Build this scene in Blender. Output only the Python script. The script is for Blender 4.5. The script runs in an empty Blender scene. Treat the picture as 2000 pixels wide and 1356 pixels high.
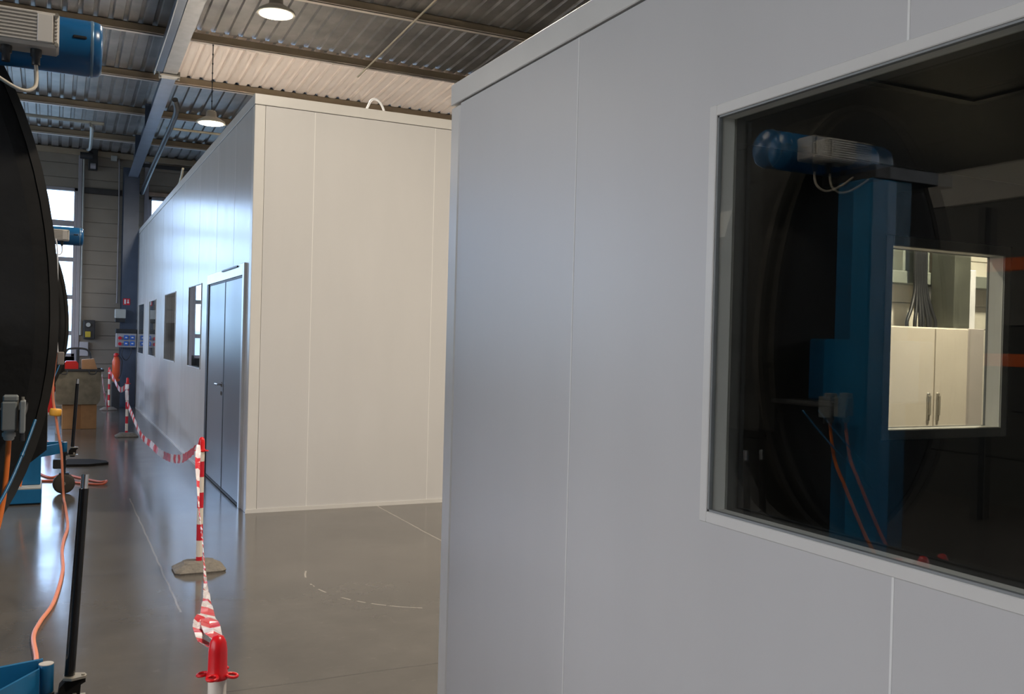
import bpy, math, random
from mathutils import Vector, Matrix
random.seed(4)
SC = bpy.context.scene
COL = SC.collection
PI = math.pi

# ------------------------------------------------------------------ camera, world, exposure
cam_d = bpy.data.cameras.new('camera'); cam = bpy.data.objects.new('camera', cam_d); COL.objects.link(cam)
cam_d.sensor_fit = 'HORIZONTAL'; cam_d.sensor_width = 36.0; cam_d.lens = 36.0 * 1820.0 / 2000.0
cam_d.clip_start = 0.05; cam_d.clip_end = 200
# rows: the camera's right, up and backward axes in the world
Rw = Matrix(((0.89703551, -0.44122512, 0.02544974), (-0.02011667, 0.01676162, 0.99965713), (-0.44150041, -0.8972399, 0.00615979)))
cam.matrix_world = Matrix.Translation((0, 0, 1.6)) @ Rw.transposed().to_4x4()
SC.camera = cam
SC.view_settings.view_transform = 'Standard'; SC.view_settings.look = 'None'
SC.view_settings.gamma = 1.0; SC.view_settings.use_curve_mapping = False
SC.view_settings.exposure = 0.0

LAMP_W = 126.0
world = bpy.data.worlds.new('sky'); SC.world = world; world.use_nodes = True
wn = world.node_tree.nodes; wl = world.node_tree.links
bg = wn['Background']
tc = wn.new('ShaderNodeTexCoord'); sx = wn.new('ShaderNodeSeparateXYZ'); rp = wn.new('ShaderNodeValToRGB')
wl.new(tc.outputs['Generated'], sx.inputs[0]); wl.new(sx.outputs['Z'], rp.inputs[0]); wl.new(rp.outputs[0], bg.inputs[0])
rp.color_ramp.elements[0].position = 0.0; rp.color_ramp.elements[0].color = (0.13, 0.20, 0.28, 1)
e = rp.color_ramp.elements.new(0.01); e.color = (0.36, 0.60, 0.90, 1)
rp.color_ramp.elements[2].position = 0.12; rp.color_ramp.elements[2].color = (0.46, 0.66, 1.0, 1)
bg.inputs[1].default_value = 9.0
SC.cycles.transparent_max_bounces = 32

def portal(loc, sx_, sy_):
    l = bpy.data.lights.new('window_portal', 'AREA'); l.shape = 'RECTANGLE'; l.size = sx_; l.size_y = sy_; l.cycles.is_portal = True
    o = bpy.data.objects.new('window_portal', l); COL.objects.link(o); o.location = loc
    o.rotation_euler = (-PI/2, 0, 0)     # facing -Y, into the hall
    return o
portal((-0.60, 21.95, 2.82), 2.0, 3.6)
portal((2.70, 21.95, 2.80), 1.9, 3.6)
portal((-4.20, 21.95, 2.82), 2.0, 3.6)
lp = portal((-6.25, 0.6, 3.0), 8.2, 4.6); lp.rotation_euler = (PI/2, 0, -PI/2)     # facing +X

lp = portal((-6.25, 16.6, 3.0), 8.0, 3.6); lp.rotation_euler = (PI/2, 0, -PI/2)

# ------------------------------------------------------------------ materials
MATS = {}
def mat(name, col, rough=0.5, metal=0.0, noise=0.0, nscale=6.0, bump=0.0, bscale=40.0, emit=None, estr=0.0, spec=0.5, coat=0.0, stretch=None, rvar=0.0):
    if name in MATS: return MATS[name]
    m = bpy.data.materials.new(name); m.use_nodes = True; nt = m.node_tree; p = nt.nodes['Principled BSDF']
    p.inputs['Base Color'].default_value = (*col, 1); p.inputs['Roughness'].default_value = rough
    p.inputs['Metallic'].default_value = metal; p.inputs['Specular IOR Level'].default_value = spec
    p.inputs['Coat Weight'].default_value = coat; p.inputs['Coat Roughness'].default_value = 0.1
    if emit: p.inputs['Emission Color'].default_value = (*emit, 1); p.inputs['Emission Strength'].default_value = estr
    t = nt.nodes.new('ShaderNodeTexCoord'); mp = nt.nodes.new('ShaderNodeMapping'); nt.links.new(t.outputs['Object'], mp.inputs[0])
    if stretch: mp.inputs['Scale'].default_value = stretch
    if noise or rvar:
        n = nt.nodes.new('ShaderNodeTexNoise'); n.inputs['Scale'].default_value = nscale; n.inputs['Detail'].default_value = 6
        nt.links.new(mp.outputs[0], n.inputs['Vector'])
        if noise:
            r = nt.nodes.new('ShaderNodeValToRGB'); nt.links.new(n.outputs['Fac'], r.inputs[0])
            lo = [max(0, c * (1 - noise)) for c in col]; hi = [min(1, c * (1 + noise)) for c in col]
            r.color_ramp.elements[0].position = 0.3; r.color_ramp.elements[0].color = (*lo, 1)
            r.color_ramp.elements[1].position = 0.7; r.color_ramp.elements[1].color = (*hi, 1)
            nt.links.new(r.outputs[0], p.inputs['Base Color'])
        if rvar:
            mr = nt.nodes.new('ShaderNodeMapRange'); nt.links.new(n.outputs['Fac'], mr.inputs[0])
            mr.inputs[3].default_value = rough - rvar; mr.inputs[4].default_value = rough + rvar
            nt.links.new(mr.outputs[0], p.inputs['Roughness'])
    if bump:
        n2 = nt.nodes.new('ShaderNodeTexNoise'); n2.inputs['Scale'].default_value = bscale; nt.links.new(mp.outputs[0], n2.inputs['Vector'])
        b = nt.nodes.new('ShaderNodeBump'); b.inputs['Strength'].default_value = bump; b.inputs['Distance'].default_value = 0.01
        nt.links.new(n2.outputs['Fac'], b.inputs['Height']); nt.links.new(b.outputs[0], p.inputs['Normal'])
    MATS[name] = m; return m

CABIN = mat('cabin_paint', (0.61, 0.60, 0.585), 0.25, noise=0.02, nscale=3, rvar=0.03, stretch=(1, 1, 0.25), bump=0.02, bscale=9)
TRIM = mat('cabin_trim', (0.66, 0.645, 0.61), 0.28, noise=0.02)
CABIN2 = mat('cabin_paint_matt', (0.56, 0.55, 0.54), 0.36, noise=0.02, nscale=3, rvar=0.03, stretch=(1, 1, 0.25), bump=0.02, bscale=9)
JOINT = mat('joint_seal', (0.78, 0.77, 0.74), 0.5, noise=0.02)
DARKLINE = mat('joint_shadow_gap', (0.16, 0.16, 0.17), 0.6, noise=0.05)
REVEAL = mat('reveal_cream', (0.78, 0.77, 0.73), 0.4, noise=0.02)
INNER = mat('cabin_shade_lining', (0.035, 0.036, 0.03), 0.6, noise=0.1)  # shade of the unlit interior put into a near-black colour
INCEIL = mat('cabin_inner_ceiling', (0.22, 0.21, 0.18), 0.5, noise=0.05)
DOORM = mat('door_metal', (0.24, 0.26, 0.29), 0.30, metal=0.2, noise=0.05, nscale=2, rvar=0.04, stretch=(1, 1, 0.2))
ALU = mat('bright_aluminium', (0.72, 0.74, 0.75), 0.3, metal=0.6, noise=0.03)
BLACKSEAL = mat('black_rubber_seal', (0.012, 0.013, 0.016), 0.5, noise=0.1)
CHROME = mat('chrome', (0.78, 0.78, 0.78), 0.12, metal=1.0, noise=0.02)
STEELP = mat('portal_steel_paint', (0.085, 0.11, 0.16), 0.33, metal=0.3, noise=0.08, nscale=5)
RAFT = mat('galvanised_flange', (0.42, 0.42, 0.42), 0.4, metal=0.3, noise=0.1, nscale=9)
PURL = mat('purlin_cream_steel', (0.34, 0.28, 0.20), 0.5, noise=0.08, nscale=4)
PURL_LIT = mat('purlin_lip_lit', (0.86, 0.78, 0.68), 0.5, noise=0.05)  # lip steel lightened, bounce light from below put into its colour
ROOF = mat('roof_sheet', (0.36, 0.35, 0.34), 0.42, metal=0.35, noise=0.28, nscale=2.2, rvar=0.05)
ROOFP = mat('pale_roof_sheet', (0.72, 0.66, 0.60), 0.5, noise=0.08, nscale=3)
def rooflight():
    m = bpy.data.materials.new('translucent_roof_sheet'); m.use_nodes = True; nt = m.node_tree; N = nt.nodes; L = nt.links
    p = N['Principled BSDF']; p.inputs['Base Color'].default_value = (0.72, 0.66, 0.60, 1); p.inputs['Roughness'].default_value = 0.5
    tcn = N.new('ShaderNodeTexCoord'); nz = N.new('ShaderNodeTexNoise'); nz.inputs['Scale'].default_value = 3.0; L.new(tcn.outputs['Object'], nz.inputs['Vector'])
    r = N.new('ShaderNodeValToRGB'); L.new(nz.outputs['Fac'], r.inputs[0])
    r.color_ramp.elements[0].color = (0.58, 0.43, 0.31, 1); r.color_ramp.elements[1].color = (0.70, 0.54, 0.40, 1)
    t = N.new('ShaderNodeBsdfTranslucent'); L.new(r.outputs[0], t.inputs[0])
    mx = N.new('ShaderNodeMixShader'); mx.inputs[0].default_value = 0.45; L.new(p.outputs[0], mx.inputs[1]); L.new(t.outputs[0], mx.inputs[2])
    L.new(mx.outputs[0], N['Material Output'].inputs[0]); return m
ROOFT = rooflight()
CLAD = mat('wall_cladding', (0.27, 0.24, 0.20), 0.55, noise=0.08, nscale=2)
CLADD = mat('wall_dark', (0.05, 0.048, 0.042), 0.6, noise=0.1, nscale=2)
CLADP = mat('pale_plank_wall', (0.68, 0.65, 0.56), 0.55, noise=0.06, nscale=3)
WFRAME = mat('window_frame_grey', (0.34, 0.33, 0.36), 0.45, noise=0.05)
DARKM = mat('dark_metal', (0.03, 0.032, 0.036), 0.45, noise=0.15)
BLACKF = mat('drum_black_cover', (0.015, 0.015, 0.015), 0.8, spec=0.25, noise=0.25, nscale=5, bump=0.3, bscale=25)
RIMM = mat('drum_rim', (0.045, 0.042, 0.038), 0.85, spec=0.15, noise=0.2)
BLUE = mat('blue_machine_paint', (0.010, 0.135, 0.30), 0.32, noise=0.1, nscale=7)
BLUED = mat('blue_motor_paint', (0.008, 0.10, 0.26), 0.28, noise=0.06, nscale=7)
GREYBOX = mat('cast_aluminium_box', (0.50, 0.47, 0.43), 0.45, metal=0.15, noise=0.06, nscale=12)
GREYBOX2 = mat('nameplate', (0.56, 0.53, 0.49), 0.4, noise=0.03)
PLUGG = mat('plug_grey', (0.23, 0.25, 0.25), 0.42, noise=0.08)
PLUGW = mat('gland_grey_white', (0.48, 0.50, 0.48), 0.45, noise=0.06)
ORANGE = mat('orange_cable', (0.85, 0.20, 0.03), 0.45, noise=0.06)
SALMON = mat('salmon_cable', (0.78, 0.26, 0.14), 0.45, noise=0.06)
YELLOW = mat('yellow_clip', (0.85, 0.42, 0.05), 0.45, noise=0.05)
POLEB = mat('black_gloss_tube', (0.008, 0.008, 0.009), 0.2, noise=0.1)
ZINC = mat('zinc_steel', (0.42, 0.39, 0.33), 0.4, metal=0.7, noise=0.15, nscale=20)
REDP = mat('red_plastic', (0.75, 0.012, 0.018), 0.28, noise=0.04)
REDS = mat('red_band', (0.62, 0.012, 0.03), 0.4, noise=0.05)
WHITES = mat('white_band', (0.80, 0.72, 0.62), 0.4, noise=0.03)
TAPEW = mat('tape_white', (0.85, 0.78, 0.80), 0.25, noise=0.03)
TAPER = mat('tape_red', (0.72, 0.05, 0.07), 0.25, noise=0.04)
RUBBERB = mat('recycled_rubber_base', (0.20, 0.18, 0.15), 0.75, noise=0.2, nscale=30, bump=0.4, bscale=80)
RUBBERK = mat('black_rubber', (0.012, 0.011, 0.010), 0.9, spec=0.2, noise=0.2)
TYRE = mat('dusty_tyre', (0.06, 0.052, 0.042), 0.6, noise=0.25)
CARD = mat('cardboard', (0.40, 0.21, 0.085), 0.75, noise=0.1, nscale=9)
BINM = mat('worn_metal_bin', (0.20, 0.18, 0.13), 0.45, metal=0.4, noise=0.25, nscale=9)
REDB = mat('red_paint', (0.60, 0.015, 0.012), 0.35, noise=0.05)
CREAMP = mat('cream_plastic', (0.72, 0.68, 0.60), 0.4, noise=0.03)
CABINET = mat('cabinet_cream', (0.66, 0.60, 0.52), 0.45, noise=0.04, nscale=3)
CABINETG = mat('cabinet_grey', (0.40, 0.36, 0.34), 0.45, noise=0.04)
GREENB = mat('grey_green_steel', (0.20, 0.22, 0.19), 0.45, noise=0.08)
SOCKB = mat('blue_socket', (0.03, 0.14, 0.55), 0.4, noise=0.05)
WHITEP = mat('white_plastic', (0.75, 0.76, 0.78), 0.4, noise=0.03)
ORANGER = mat('orange_rack_paint', (0.80, 0.14, 0.02), 0.45, noise=0.06)
LAMPH = mat('lamp_housing', (0.40, 0.38, 0.33), 0.4, metal=0.3, noise=0.05)
LENS = mat('lamp_lens', (0.9, 0.88, 0.8), 0.3, emit=(1.0, 0.86, 0.62), estr=9.0, noise=0.01)

def floor_material():
    m = bpy.data.materials.new('polished_concrete'); m.use_nodes = True; nt = m.node_tree; N = nt.nodes; L = nt.links
    p = N['Principled BSDF']
    tc = N.new('ShaderNodeTexCoord')
    def noise(s, d=8, rough=0.6):
        n = N.new('ShaderNodeTexNoise'); n.inputs['Scale'].default_value = s; n.inputs['Detail'].default_value = d; n.inputs['Roughness'].default_value = rough
        L.new(tc.outputs['Object'], n.inputs['Vector']); return n.outputs['Fac']
    def math_(op, a, b=None, c=None):
        n = N.new('ShaderNodeMath'); n.operation = op
        for i, v in enumerate((a, b, c)):
            if v is None: continue
            if isinstance(v, (int, float)): n.inputs[i].default_value = v
            else: L.new(v, n.inputs[i])
        return n.outputs[0]
    def mix(fac, a, b):
        n = N.new('ShaderNodeMix'); n.data_type = 'RGBA'
        L.new(fac, n.inputs[0])
        for i, v in ((6, a), (7, b)):
            if isinstance(v, tuple): n.inputs[i].default_value = (*v, 1)
            else: L.new(v, n.inputs[i])
        return n.outputs[2]
    r = N.new('ShaderNodeValToRGB'); L.new(noise(1.6), r.inputs[0])
    r.color_ramp.elements[0].position = 0.30; r.color_ramp.elements[0].color = (0.095, 0.087, 0.077, 1)
    r.color_ramp.elements[1].position = 0.72; r.color_ramp.elements[1].color = (0.135, 0.124, 0.110, 1)
    r2 = N.new('ShaderNodeValToRGB'); L.new(noise(14, 5), r2.inputs[0])
    r2.color_ramp.elements[0].position = 0.62; r2.color_ramp.elements[0].color = (0, 0, 0, 1)
    r2.color_ramp.elements[1].position = 0.8; r2.color_ramp.elements[1].color = (0.35, 0.35, 0.35, 1)
    col = mix(r2.outputs[0], r.outputs[0], (0.20, 0.185, 0.16))
    s = N.new('ShaderNodeSeparateXYZ'); L.new(tc.outputs['Object'], s.inputs[0])
    X, Y = s.outputs[0], s.outputs[1]
    wob = math_('MULTIPLY', math_('SUBTRACT', noise(3), 0.5), 0.03)
    def band(v, c, w):      # 1 where |v - c + wobble| < w
        return math_('LESS_THAN', math_('ABSOLUTE', math_('ADD', math_('SUBTRACT', v, c), wob)), w)
    def between(v, a, b): return math_('MULTIPLY', math_('GREATER_THAN', v, a), math_('LESS_THAN', v, b))
    # saw-cut joint across the aisle, and the pale joint by the far cabin
    col = mix(math_('MULTIPLY', band(Y, 4.27, 0.006), 0.6), col, (0.05, 0.045, 0.04))
    col = mix(math_('MULTIPLY', math_('MULTIPLY', band(X, 2.795, 0.007), between(Y, 6.5, 9.5)), 0.7), col, (0.36, 0.34, 0.30))
    # a curved tyre scratch and a long straight scratch
    dx = math_('SUBTRACT', X, 2.42); dy = math_('SUBTRACT', Y, 5.98)
    dist = math_('SQRT', math_('ADD', math_('MULTIPLY', dx, dx), math_('MULTIPLY', dy, dy)))
    brk = math_('GREATER_THAN', noise(7, 3), 0.47)
    arc = math_('MULTIPLY', math_('MULTIPLY', math_('LESS_THAN', math_('ABSOLUTE', math_('SUBTRACT', dist, 0.90)), 0.006), between(Y, 5.17, 6.3)), math_('LESS_THAN', X, 2.0))
    col = mix(math_('MULTIPLY', math_('MULTIPLY', arc, brk), 0.6), col, (0.5, 0.46, 0.40))
    col = mix(math_('MULTIPLY', math_('MULTIPLY', band(X, 0.685, 0.006), between(Y, 5.6, 9.6)), 0.35), col, (0.5, 0.48, 0.44))
    L.new(col, p.inputs['Base Color'])
    mr = N.new('ShaderNodeMapRange'); L.new(noise(2.5), mr.inputs[0]); mr.inputs[3].default_value = 0.10; mr.inputs[4].default_value = 0.23
    L.new(mr.outputs[0], p.inputs['Roughness'])
    b = N.new('ShaderNodeBump'); b.inputs['Strength'].default_value = 0.05; b.inputs['Distance'].default_value = 0.01
    L.new(noise(5, 3), b.inputs['Height']); L.new(b.outputs[0], p.inputs['Normal'])
    return m
FLOOR = floor_material()

def glass_material(name='window_glass', tint=(0.80, 0.86, 0.84), gain=1.0):
    m = bpy.data.materials.new(name); m.use_nodes = True; nt = m.node_tree; N = nt.nodes; L = nt.links
    for n in list(N):
        if n.type == 'BSDF_PRINCIPLED': N.remove(n)
    out = [n for n in N if n.type == 'OUTPUT_MATERIAL'][0]
    t = N.new('ShaderNodeBsdfTransparent'); t.inputs[0].default_value = (*tint, 1)
    g = N.new('ShaderNodeBsdfGlossy'); g.inputs['Roughness'].default_value = 0.01; g.inputs[0].default_value = (0.95, 0.97, 1, 1)
    fr = N.new('ShaderNodeFresnel'); ge = N.new('ShaderNodeNewGeometry'); io = N.new('ShaderNodeMapRange')
    io.inputs[3].default_value = 1.5; io.inputs[4].default_value = 1/1.5      # same reflectance from both sides of the thin pane
    L.new(ge.outputs['Backfacing'], io.inputs[0]); L.new(io.outputs[0], fr.inputs[0])
    tcn = N.new('ShaderNodeTexCoord'); nz = N.new('ShaderNodeTexNoise'); nz.inputs['Scale'].default_value = 2.0; L.new(tcn.outputs['Object'], nz.inputs['Vector'])
    mu = N.new('ShaderNodeMath'); mu.operation = 'MULTIPLY'; mu.inputs[1].default_value = gain; mu.use_clamp = True; L.new(fr.outputs[0], mu.inputs[0])
    mx = N.new('ShaderNodeMixShader'); L.new(mu.outputs[0], mx.inputs[0]); L.new(t.outputs[0], mx.inputs[1]); L.new(g.outputs[0], mx.inputs[2])
    L.new(mx.outputs[0], out.inputs[0])
    return m
GLASS = glass_material('cabin_glass', (0.975, 0.98, 0.965), 1.15)
GLASSW = glass_material('hall_window_glass', (0.97, 0.98, 0.98), 1.0)
GLASSV = glass_material('pale_tinted_glazing', (0.99, 0.89, 0.82), 1.0)  # tint takes blue out of the daylight from an added fill window
GLASSY = glass_material('warm_tinted_glazing', (0.97, 0.81, 0.68), 1.0)  # tint brings the added fill window's sky light towards neutral

# ------------------------------------------------------------------ mesh builder
class MB:
    def __init__(s): s.v = []; s.f = []; s.mi = []; s.sm = []
    def add(s, vs, fs, mi=0, smooth=False):
        o = len(s.v); s.v += [tuple(v) for v in vs]
        for f in fs: s.f.append(tuple(i + o for i in f)); s.mi.append(mi); s.sm.append(smooth)
        return s
    def box(s, a, b, mi=0, bev=0.0):
        x0, y0, z0 = [min(p, q) for p, q in zip(a, b)]; x1, y1, z1 = [max(p, q) for p, q in zip(a, b)]
        if bev <= 0 or min(x1-x0, y1-y0, z1-z0) <= 2.2 * bev:
            vs = [(x0,y0,z0),(x1,y0,z0),(x1,y1,z0),(x0,y1,z0),(x0,y0,z1),(x1,y0,z1),(x1,y1,z1),(x0,y1,z1)]
            return s.add(vs, [(0,3,2,1),(4,5,6,7),(0,1,5,4),(1,2,6,5),(2,3,7,6),(3,0,4,7)], mi)
        # chamfered box: 24 vertices
        c = [(x0, x1), (y0, y1), (z0, z1)]; vs = []; idx = {}
        for i in (0, 1):
            for j in (0, 1):
                for k in (0, 1):
                    base = [c[0][i], c[1][j], c[2][k]]; sg = [1 - 2*i, 1 - 2*j, 1 - 2*k]
                    for ax in range(3):   # vertex lying on the face normal to ax
                        p = base[:]
                        for q in range(3):
                            if q != ax: p[q] += sg[q] * bev
                        idx[(i, j, k, ax)] = len(vs); vs.append(tuple(p))
        fs = []
        def I(t, ax): return idx[(t[0], t[1], t[2], ax)]
        for ax in range(3):
            o1, o2 = (ax + 1) % 3, (ax + 2) % 3
            for d in (0, 1):
                q = []
                for (m_, n_) in ((0,0),(1,0),(1,1),(0,1)):
                    t = [0,0,0]; t[ax] = d; t[o1] = m_; t[o2] = n_; q.append(I(t, ax))
                fs.append(tuple(q if d else q[::-1]))
        for ax in range(3):     # edges running along ax
            o1, o2 = (ax + 1) % 3, (ax + 2) % 3
            for m_ in (0, 1):
                for n_ in (0, 1):
                    t0 = [0,0,0]; t1 = [0,0,0]; t0[o1] = t1[o1] = m_; t0[o2] = t1[o2] = n_; t1[ax] = 1
                    q = (I(t0, o1), I(t1, o1), I(t1, o2), I(t0, o2))
                    fs.append(q if (m_ + n_) % 2 == 0 else q[::-1])
        for i in (0, 1):
            for j in (0, 1):
                for k in (0, 1):
                    q = tuple(idx[(i, j, k, ax)] for ax in range(3)); fs.append(q if (i + j + k) % 2 == 0 else q[::-1])
        # orientation is made consistent when the mesh is built
        return s.add(vs, fs, mi)
    def frame_of(s, d):
        d = Vector(d).normalized(); up = Vector((0, 0, 1)) if abs(d.z) < 0.95 else Vector((1, 0, 0))
        a = d.cross(up).normalized(); return a, a.cross(d).normalized()
    def cone(s, p, q, r0, r1, n=20, mi=0, caps=True):
        p = Vector(p); q = Vector(q); a, b = s.frame_of(q - p); vs = []
        for c, r in ((p, r0), (q, r1)):
            for i in range(n): t = 2*PI*i/n; vs.append(c + a*(r*math.cos(t)) + b*(r*math.sin(t)))
        s.add(vs, [(i, (i+1) % n, n + (i+1) % n, n + i) for i in range(n)], mi, True)
        if caps: s.add(vs[:n], [tuple(range(n-1, -1, -1))], mi); s.add(vs[n:], [tuple(range(n))], mi)
        return s
    def cyl(s, p, q, r, n=20, mi=0): return s.cone(p, q, r, r, n, mi)
    def lathe(s, o, d, prof, n=28, mi=0):
        o = Vector(o); d = Vector(d).normalized(); a, b = s.frame_of(d); vs = []
        for (r, h) in prof:
            for i in range(n): t = 2*PI*i/n; vs.append(o + d*h + a*(r*math.cos(t)) + b*(r*math.sin(t)))
        fs = []
        for k in range(len(prof)-1):
            for i in range(n): fs.append((k*n+i, k*n+(i+1) % n, (k+1)*n+(i+1) % n, (k+1)*n+i))
        s.add(vs, fs, mi, True); m = len(prof)
        if prof[0][0] > 1e-4: s.add(vs[:n], [tuple(range(n-1, -1, -1))], mi)
        if prof[-1][0] > 1e-4: s.add(vs[(m-1)*n:], [tuple(range(n))], mi)
        return s
    def tube(s, pts, r, n=10, mi=0, sub=6, closed=False):
        P = spline(pts, sub) if sub > 1 else [Vector(p) for p in pts]
        vs = []; a = None
        for i, p in enumerate(P):
            d = (P[min(i+1, len(P)-1)] - P[max(i-1, 0)]).normalized()
            if a is None: a, b = s.frame_of(d)
            else:
                a = (a - d * a.dot(d)).normalized(); b = a.cross(d)
            for k in range(n): t = 2*PI*k/n; vs.append(p + a*(r*math.cos(t)) + b*(r*math.sin(t)))
        m = len(P); fs = [(i*n+k, i*n+(k+1) % n, (i+1)*n+(k+1) % n, (i+1)*n+k) for i in range(m-1) for k in range(n)]
        s.add(vs, fs, mi, True); s.add(vs[:n], [tuple(range(n-1, -1, -1))], mi); s.add(vs[-n:], [tuple(range(n))], mi)
        return s
    def torus(s, c, nrm, R, r, n=24, m=8, mi=0):
        c = Vector(c); a, b = s.frame_of(nrm); d = Vector(nrm).normalized(); vs = []
        for i in range(n):
            t = 2*PI*i/n; e = a*math.cos(t) + b*math.sin(t)
            for k in range(m): u = 2*PI*k/m; vs.append(c + e*(R + r*math.cos(u)) + d*(r*math.sin(u)))
        s.add(vs, [(i*m+k, ((i+1) % n)*m+k, ((i+1) % n)*m+(k+1) % m, i*m+(k+1) % m) for i in range(n) for k in range(m)], mi, True)
        return s
    def prism(s, poly, axis, a, b, mi=0, smooth=False):
        """poly: 2-D outline in the plane normal to axis (x: (y,z), y: (x,z), z: (x,y))"""
        def mk(p, h): return {'x': (h, p[0], p[1]), 'y': (p[0], h, p[1]), 'z': (p[0], p[1], h)}[axis]
        n = len(poly); vs = [mk(p, a) for p in poly] + [mk(p, b) for p in poly]
        s.add(vs, [(i, (i+1) % n, n+(i+1) % n, n+i) for i in range(n)], mi, smooth)
        s.add(vs, [tuple(range(n-1, -1, -1)), tuple(range(n, 2*n))], mi)
        return s
    def build(s, name, mats, parent=None, kind=None, label=None):
        import bmesh
        me = bpy.data.meshes.new(name)
        off = Vector(parent_world(parent)) if parent is not None else Vector((0, 0, 0))
        me.from_pydata([tuple(Vector(v) - off) for v in s.v], [], s.f)
        for i, p in enumerate(me.polygons): p.material_index = s.mi[i]; p.use_smooth = s.sm[i]
        bm = bmesh.new(); bm.from_mesh(me); bmesh.ops.recalc_face_normals(bm, faces=bm.faces); bm.to_mesh(me); bm.free()
        if not isinstance(mats, (list, tuple)): mats = [mats]
        for m in mats: me.materials.append(m)
        o = bpy.data.objects.new(name, me); COL.objects.link(o)
        if parent is not None: o.parent = parent
        if kind: o['kind'] = kind
        if label: o['label'] = label
        return o
def parent_world(p):
    v = Vector((0, 0, 0))
    while p is not None: v += Vector(p.location); p = p.parent
    return v
def spline(pts, sub):
    P = [Vector(p) for p in pts]; out = []
    for i in range(len(P)-1):
        p0 = P[max(i-1, 0)]; p1 = P[i]; p2 = P[i+1]; p3 = P[min(i+2, len(P)-1)]
        for k in range(sub):
            t = k/sub
            out.append(0.5*((2*p1) + (p2-p0)*t + (2*p0-5*p1+4*p2-p3)*t*t + (3*p1-p0-3*p2+p3)*t**3))
    out.append(P[-1]); return out
def tag(o, label, cat, group=None):
    o['label'] = label; o['category'] = cat
    if group: o['group'] = group
    return o
def thing(name, label, cat, loc, group=None):
    o = bpy.data.objects.new(name, None); COL.objects.link(o); o.location = loc; o.empty_display_size = 0.1
    return tag(o, label, cat, group)
def copy_tree(o, parent=None):
    c = o.copy(); COL.objects.link(c); c.parent = parent
    for ch in list(o.children): copy_tree(ch, c)
    return c

def cut_rects(u0, u1, z0, z1, holes):
    """rectangle minus rectangular holes -> rectangles"""
    us = sorted({u0, u1, *[h[i] for h in holes for i in (0, 1) if u0 < h[i] < u1]})
    out = []
    for a, b in zip(us, us[1:]):
        m = (a + b)/2; spans = sorted([(h[2], h[3]) for h in holes if h[0] < m < h[1]]); z = z0
        for (p, q) in spans:
            if p > z: out.append((a, b, z, p))
            z = max(z, q)
        if z < z1: out.append((a, b, z, z1))
    return out

# ------------------------------------------------------------------ the hall
X0, X1, Y0, Y1 = -6.0, 12.0, -4.0, 21.7
def purlin_z(y): return 5.81 - 0.062*(y - 13)
def rafter_z(y): return 5.41 - 0.062*(y - 13)
MB().box((X0-0.2, Y0-0.2, -0.15), (X1+0.2, Y1+0.25, 0)).build('floor', FLOOR, kind='structure')

def sheet(x0, x1, y0, y1, dz=0.145, depth=0.036, per=0.19, th=0.0):
    m = MB(); x = x0; prof = []
    while x < x1 - 1e-6:
        for dx, h in ((0, 0), (0.118, 0), (0.132, depth), (0.176, depth)):
            if x + dx < x1: prof.append((x + dx, h))
        x += per
    prof.append((x1, 0)); n = len(prof)
    vs = [(px, y0, purlin_z(y0) + dz + h) for px, h in prof] + [(px, y1, purlin_z(y1) + dz + h) for px, h in prof]
    m.add(vs, [(i, i+1, n+i+1, n+i) for i in range(n-1)])
    top = [(v[0], v[1], v[2] + 0.012) for v in vs]
    m.add(top, [(i, n+i, n+i+1, i+1) for i in range(n-1)])
    return m
YA, YB = 13.98, 16.03
roof = MB()
for mm in (sheet(X0, X1, Y0, YA), sheet(X0, 1.55, YA, YB), sheet(X0, X1, YB, Y1 + 0.2)):
    roof.add(mm.v, mm.f)
ceiling = roof.build('ceiling', ROOF, kind='structure')
lid = MB()
for (a0, a1, b0, b1) in ((X0-.2, X1+.2, Y0-.2, YA-0.05), (X0-.2, 1.55, YA-0.05, YB), (X0-.2, X1+.2, YB, Y1+.4)):
    q = [(x, y, purlin_z(y) + dz) for dz in (0.24, 0.34) for (x, y) in ((a0, b0), (a1, b0), (a1, b1), (a0, b1))]
    lid.add(q, [(0,3,2,1),(4,5,6,7),(0,1,5,4),(1,2,6,5),(2,3,7,6),(3,0,4,7)])
lid.build('insulation_layer', DARKM, ceiling)
sheet(1.55, X1, YA-0.10, YB, dz=0.135).build('roof_light_sheet', ROOFT, ceiling, label='pale cream corrugated roof sheets')
for k in range(-9, 4):
    y = YA + 2.05*k + (0.0 if k else 0)
    if y < Y0 + 0.2 or y > Y1: continue
    z = purlin_z(y); m = MB()
    m.box((X0, y, z), (X1, y + 0.008, z + 0.14))            # web
    m.box((X0, y - 0.068, z - 0.004), (X1, y + 0.012, z + 0.006), mi=1)
    m.box((X0, y, z + 0.132), (X1, y + 0.06, z + 0.14))
    m.box((X0, y - 0.068, z - 0.004), (X1, y - 0.063, z + 0.020), mi=1)
    m.build('purlin', [PURL, PURL_LIT], ceiling)

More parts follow.
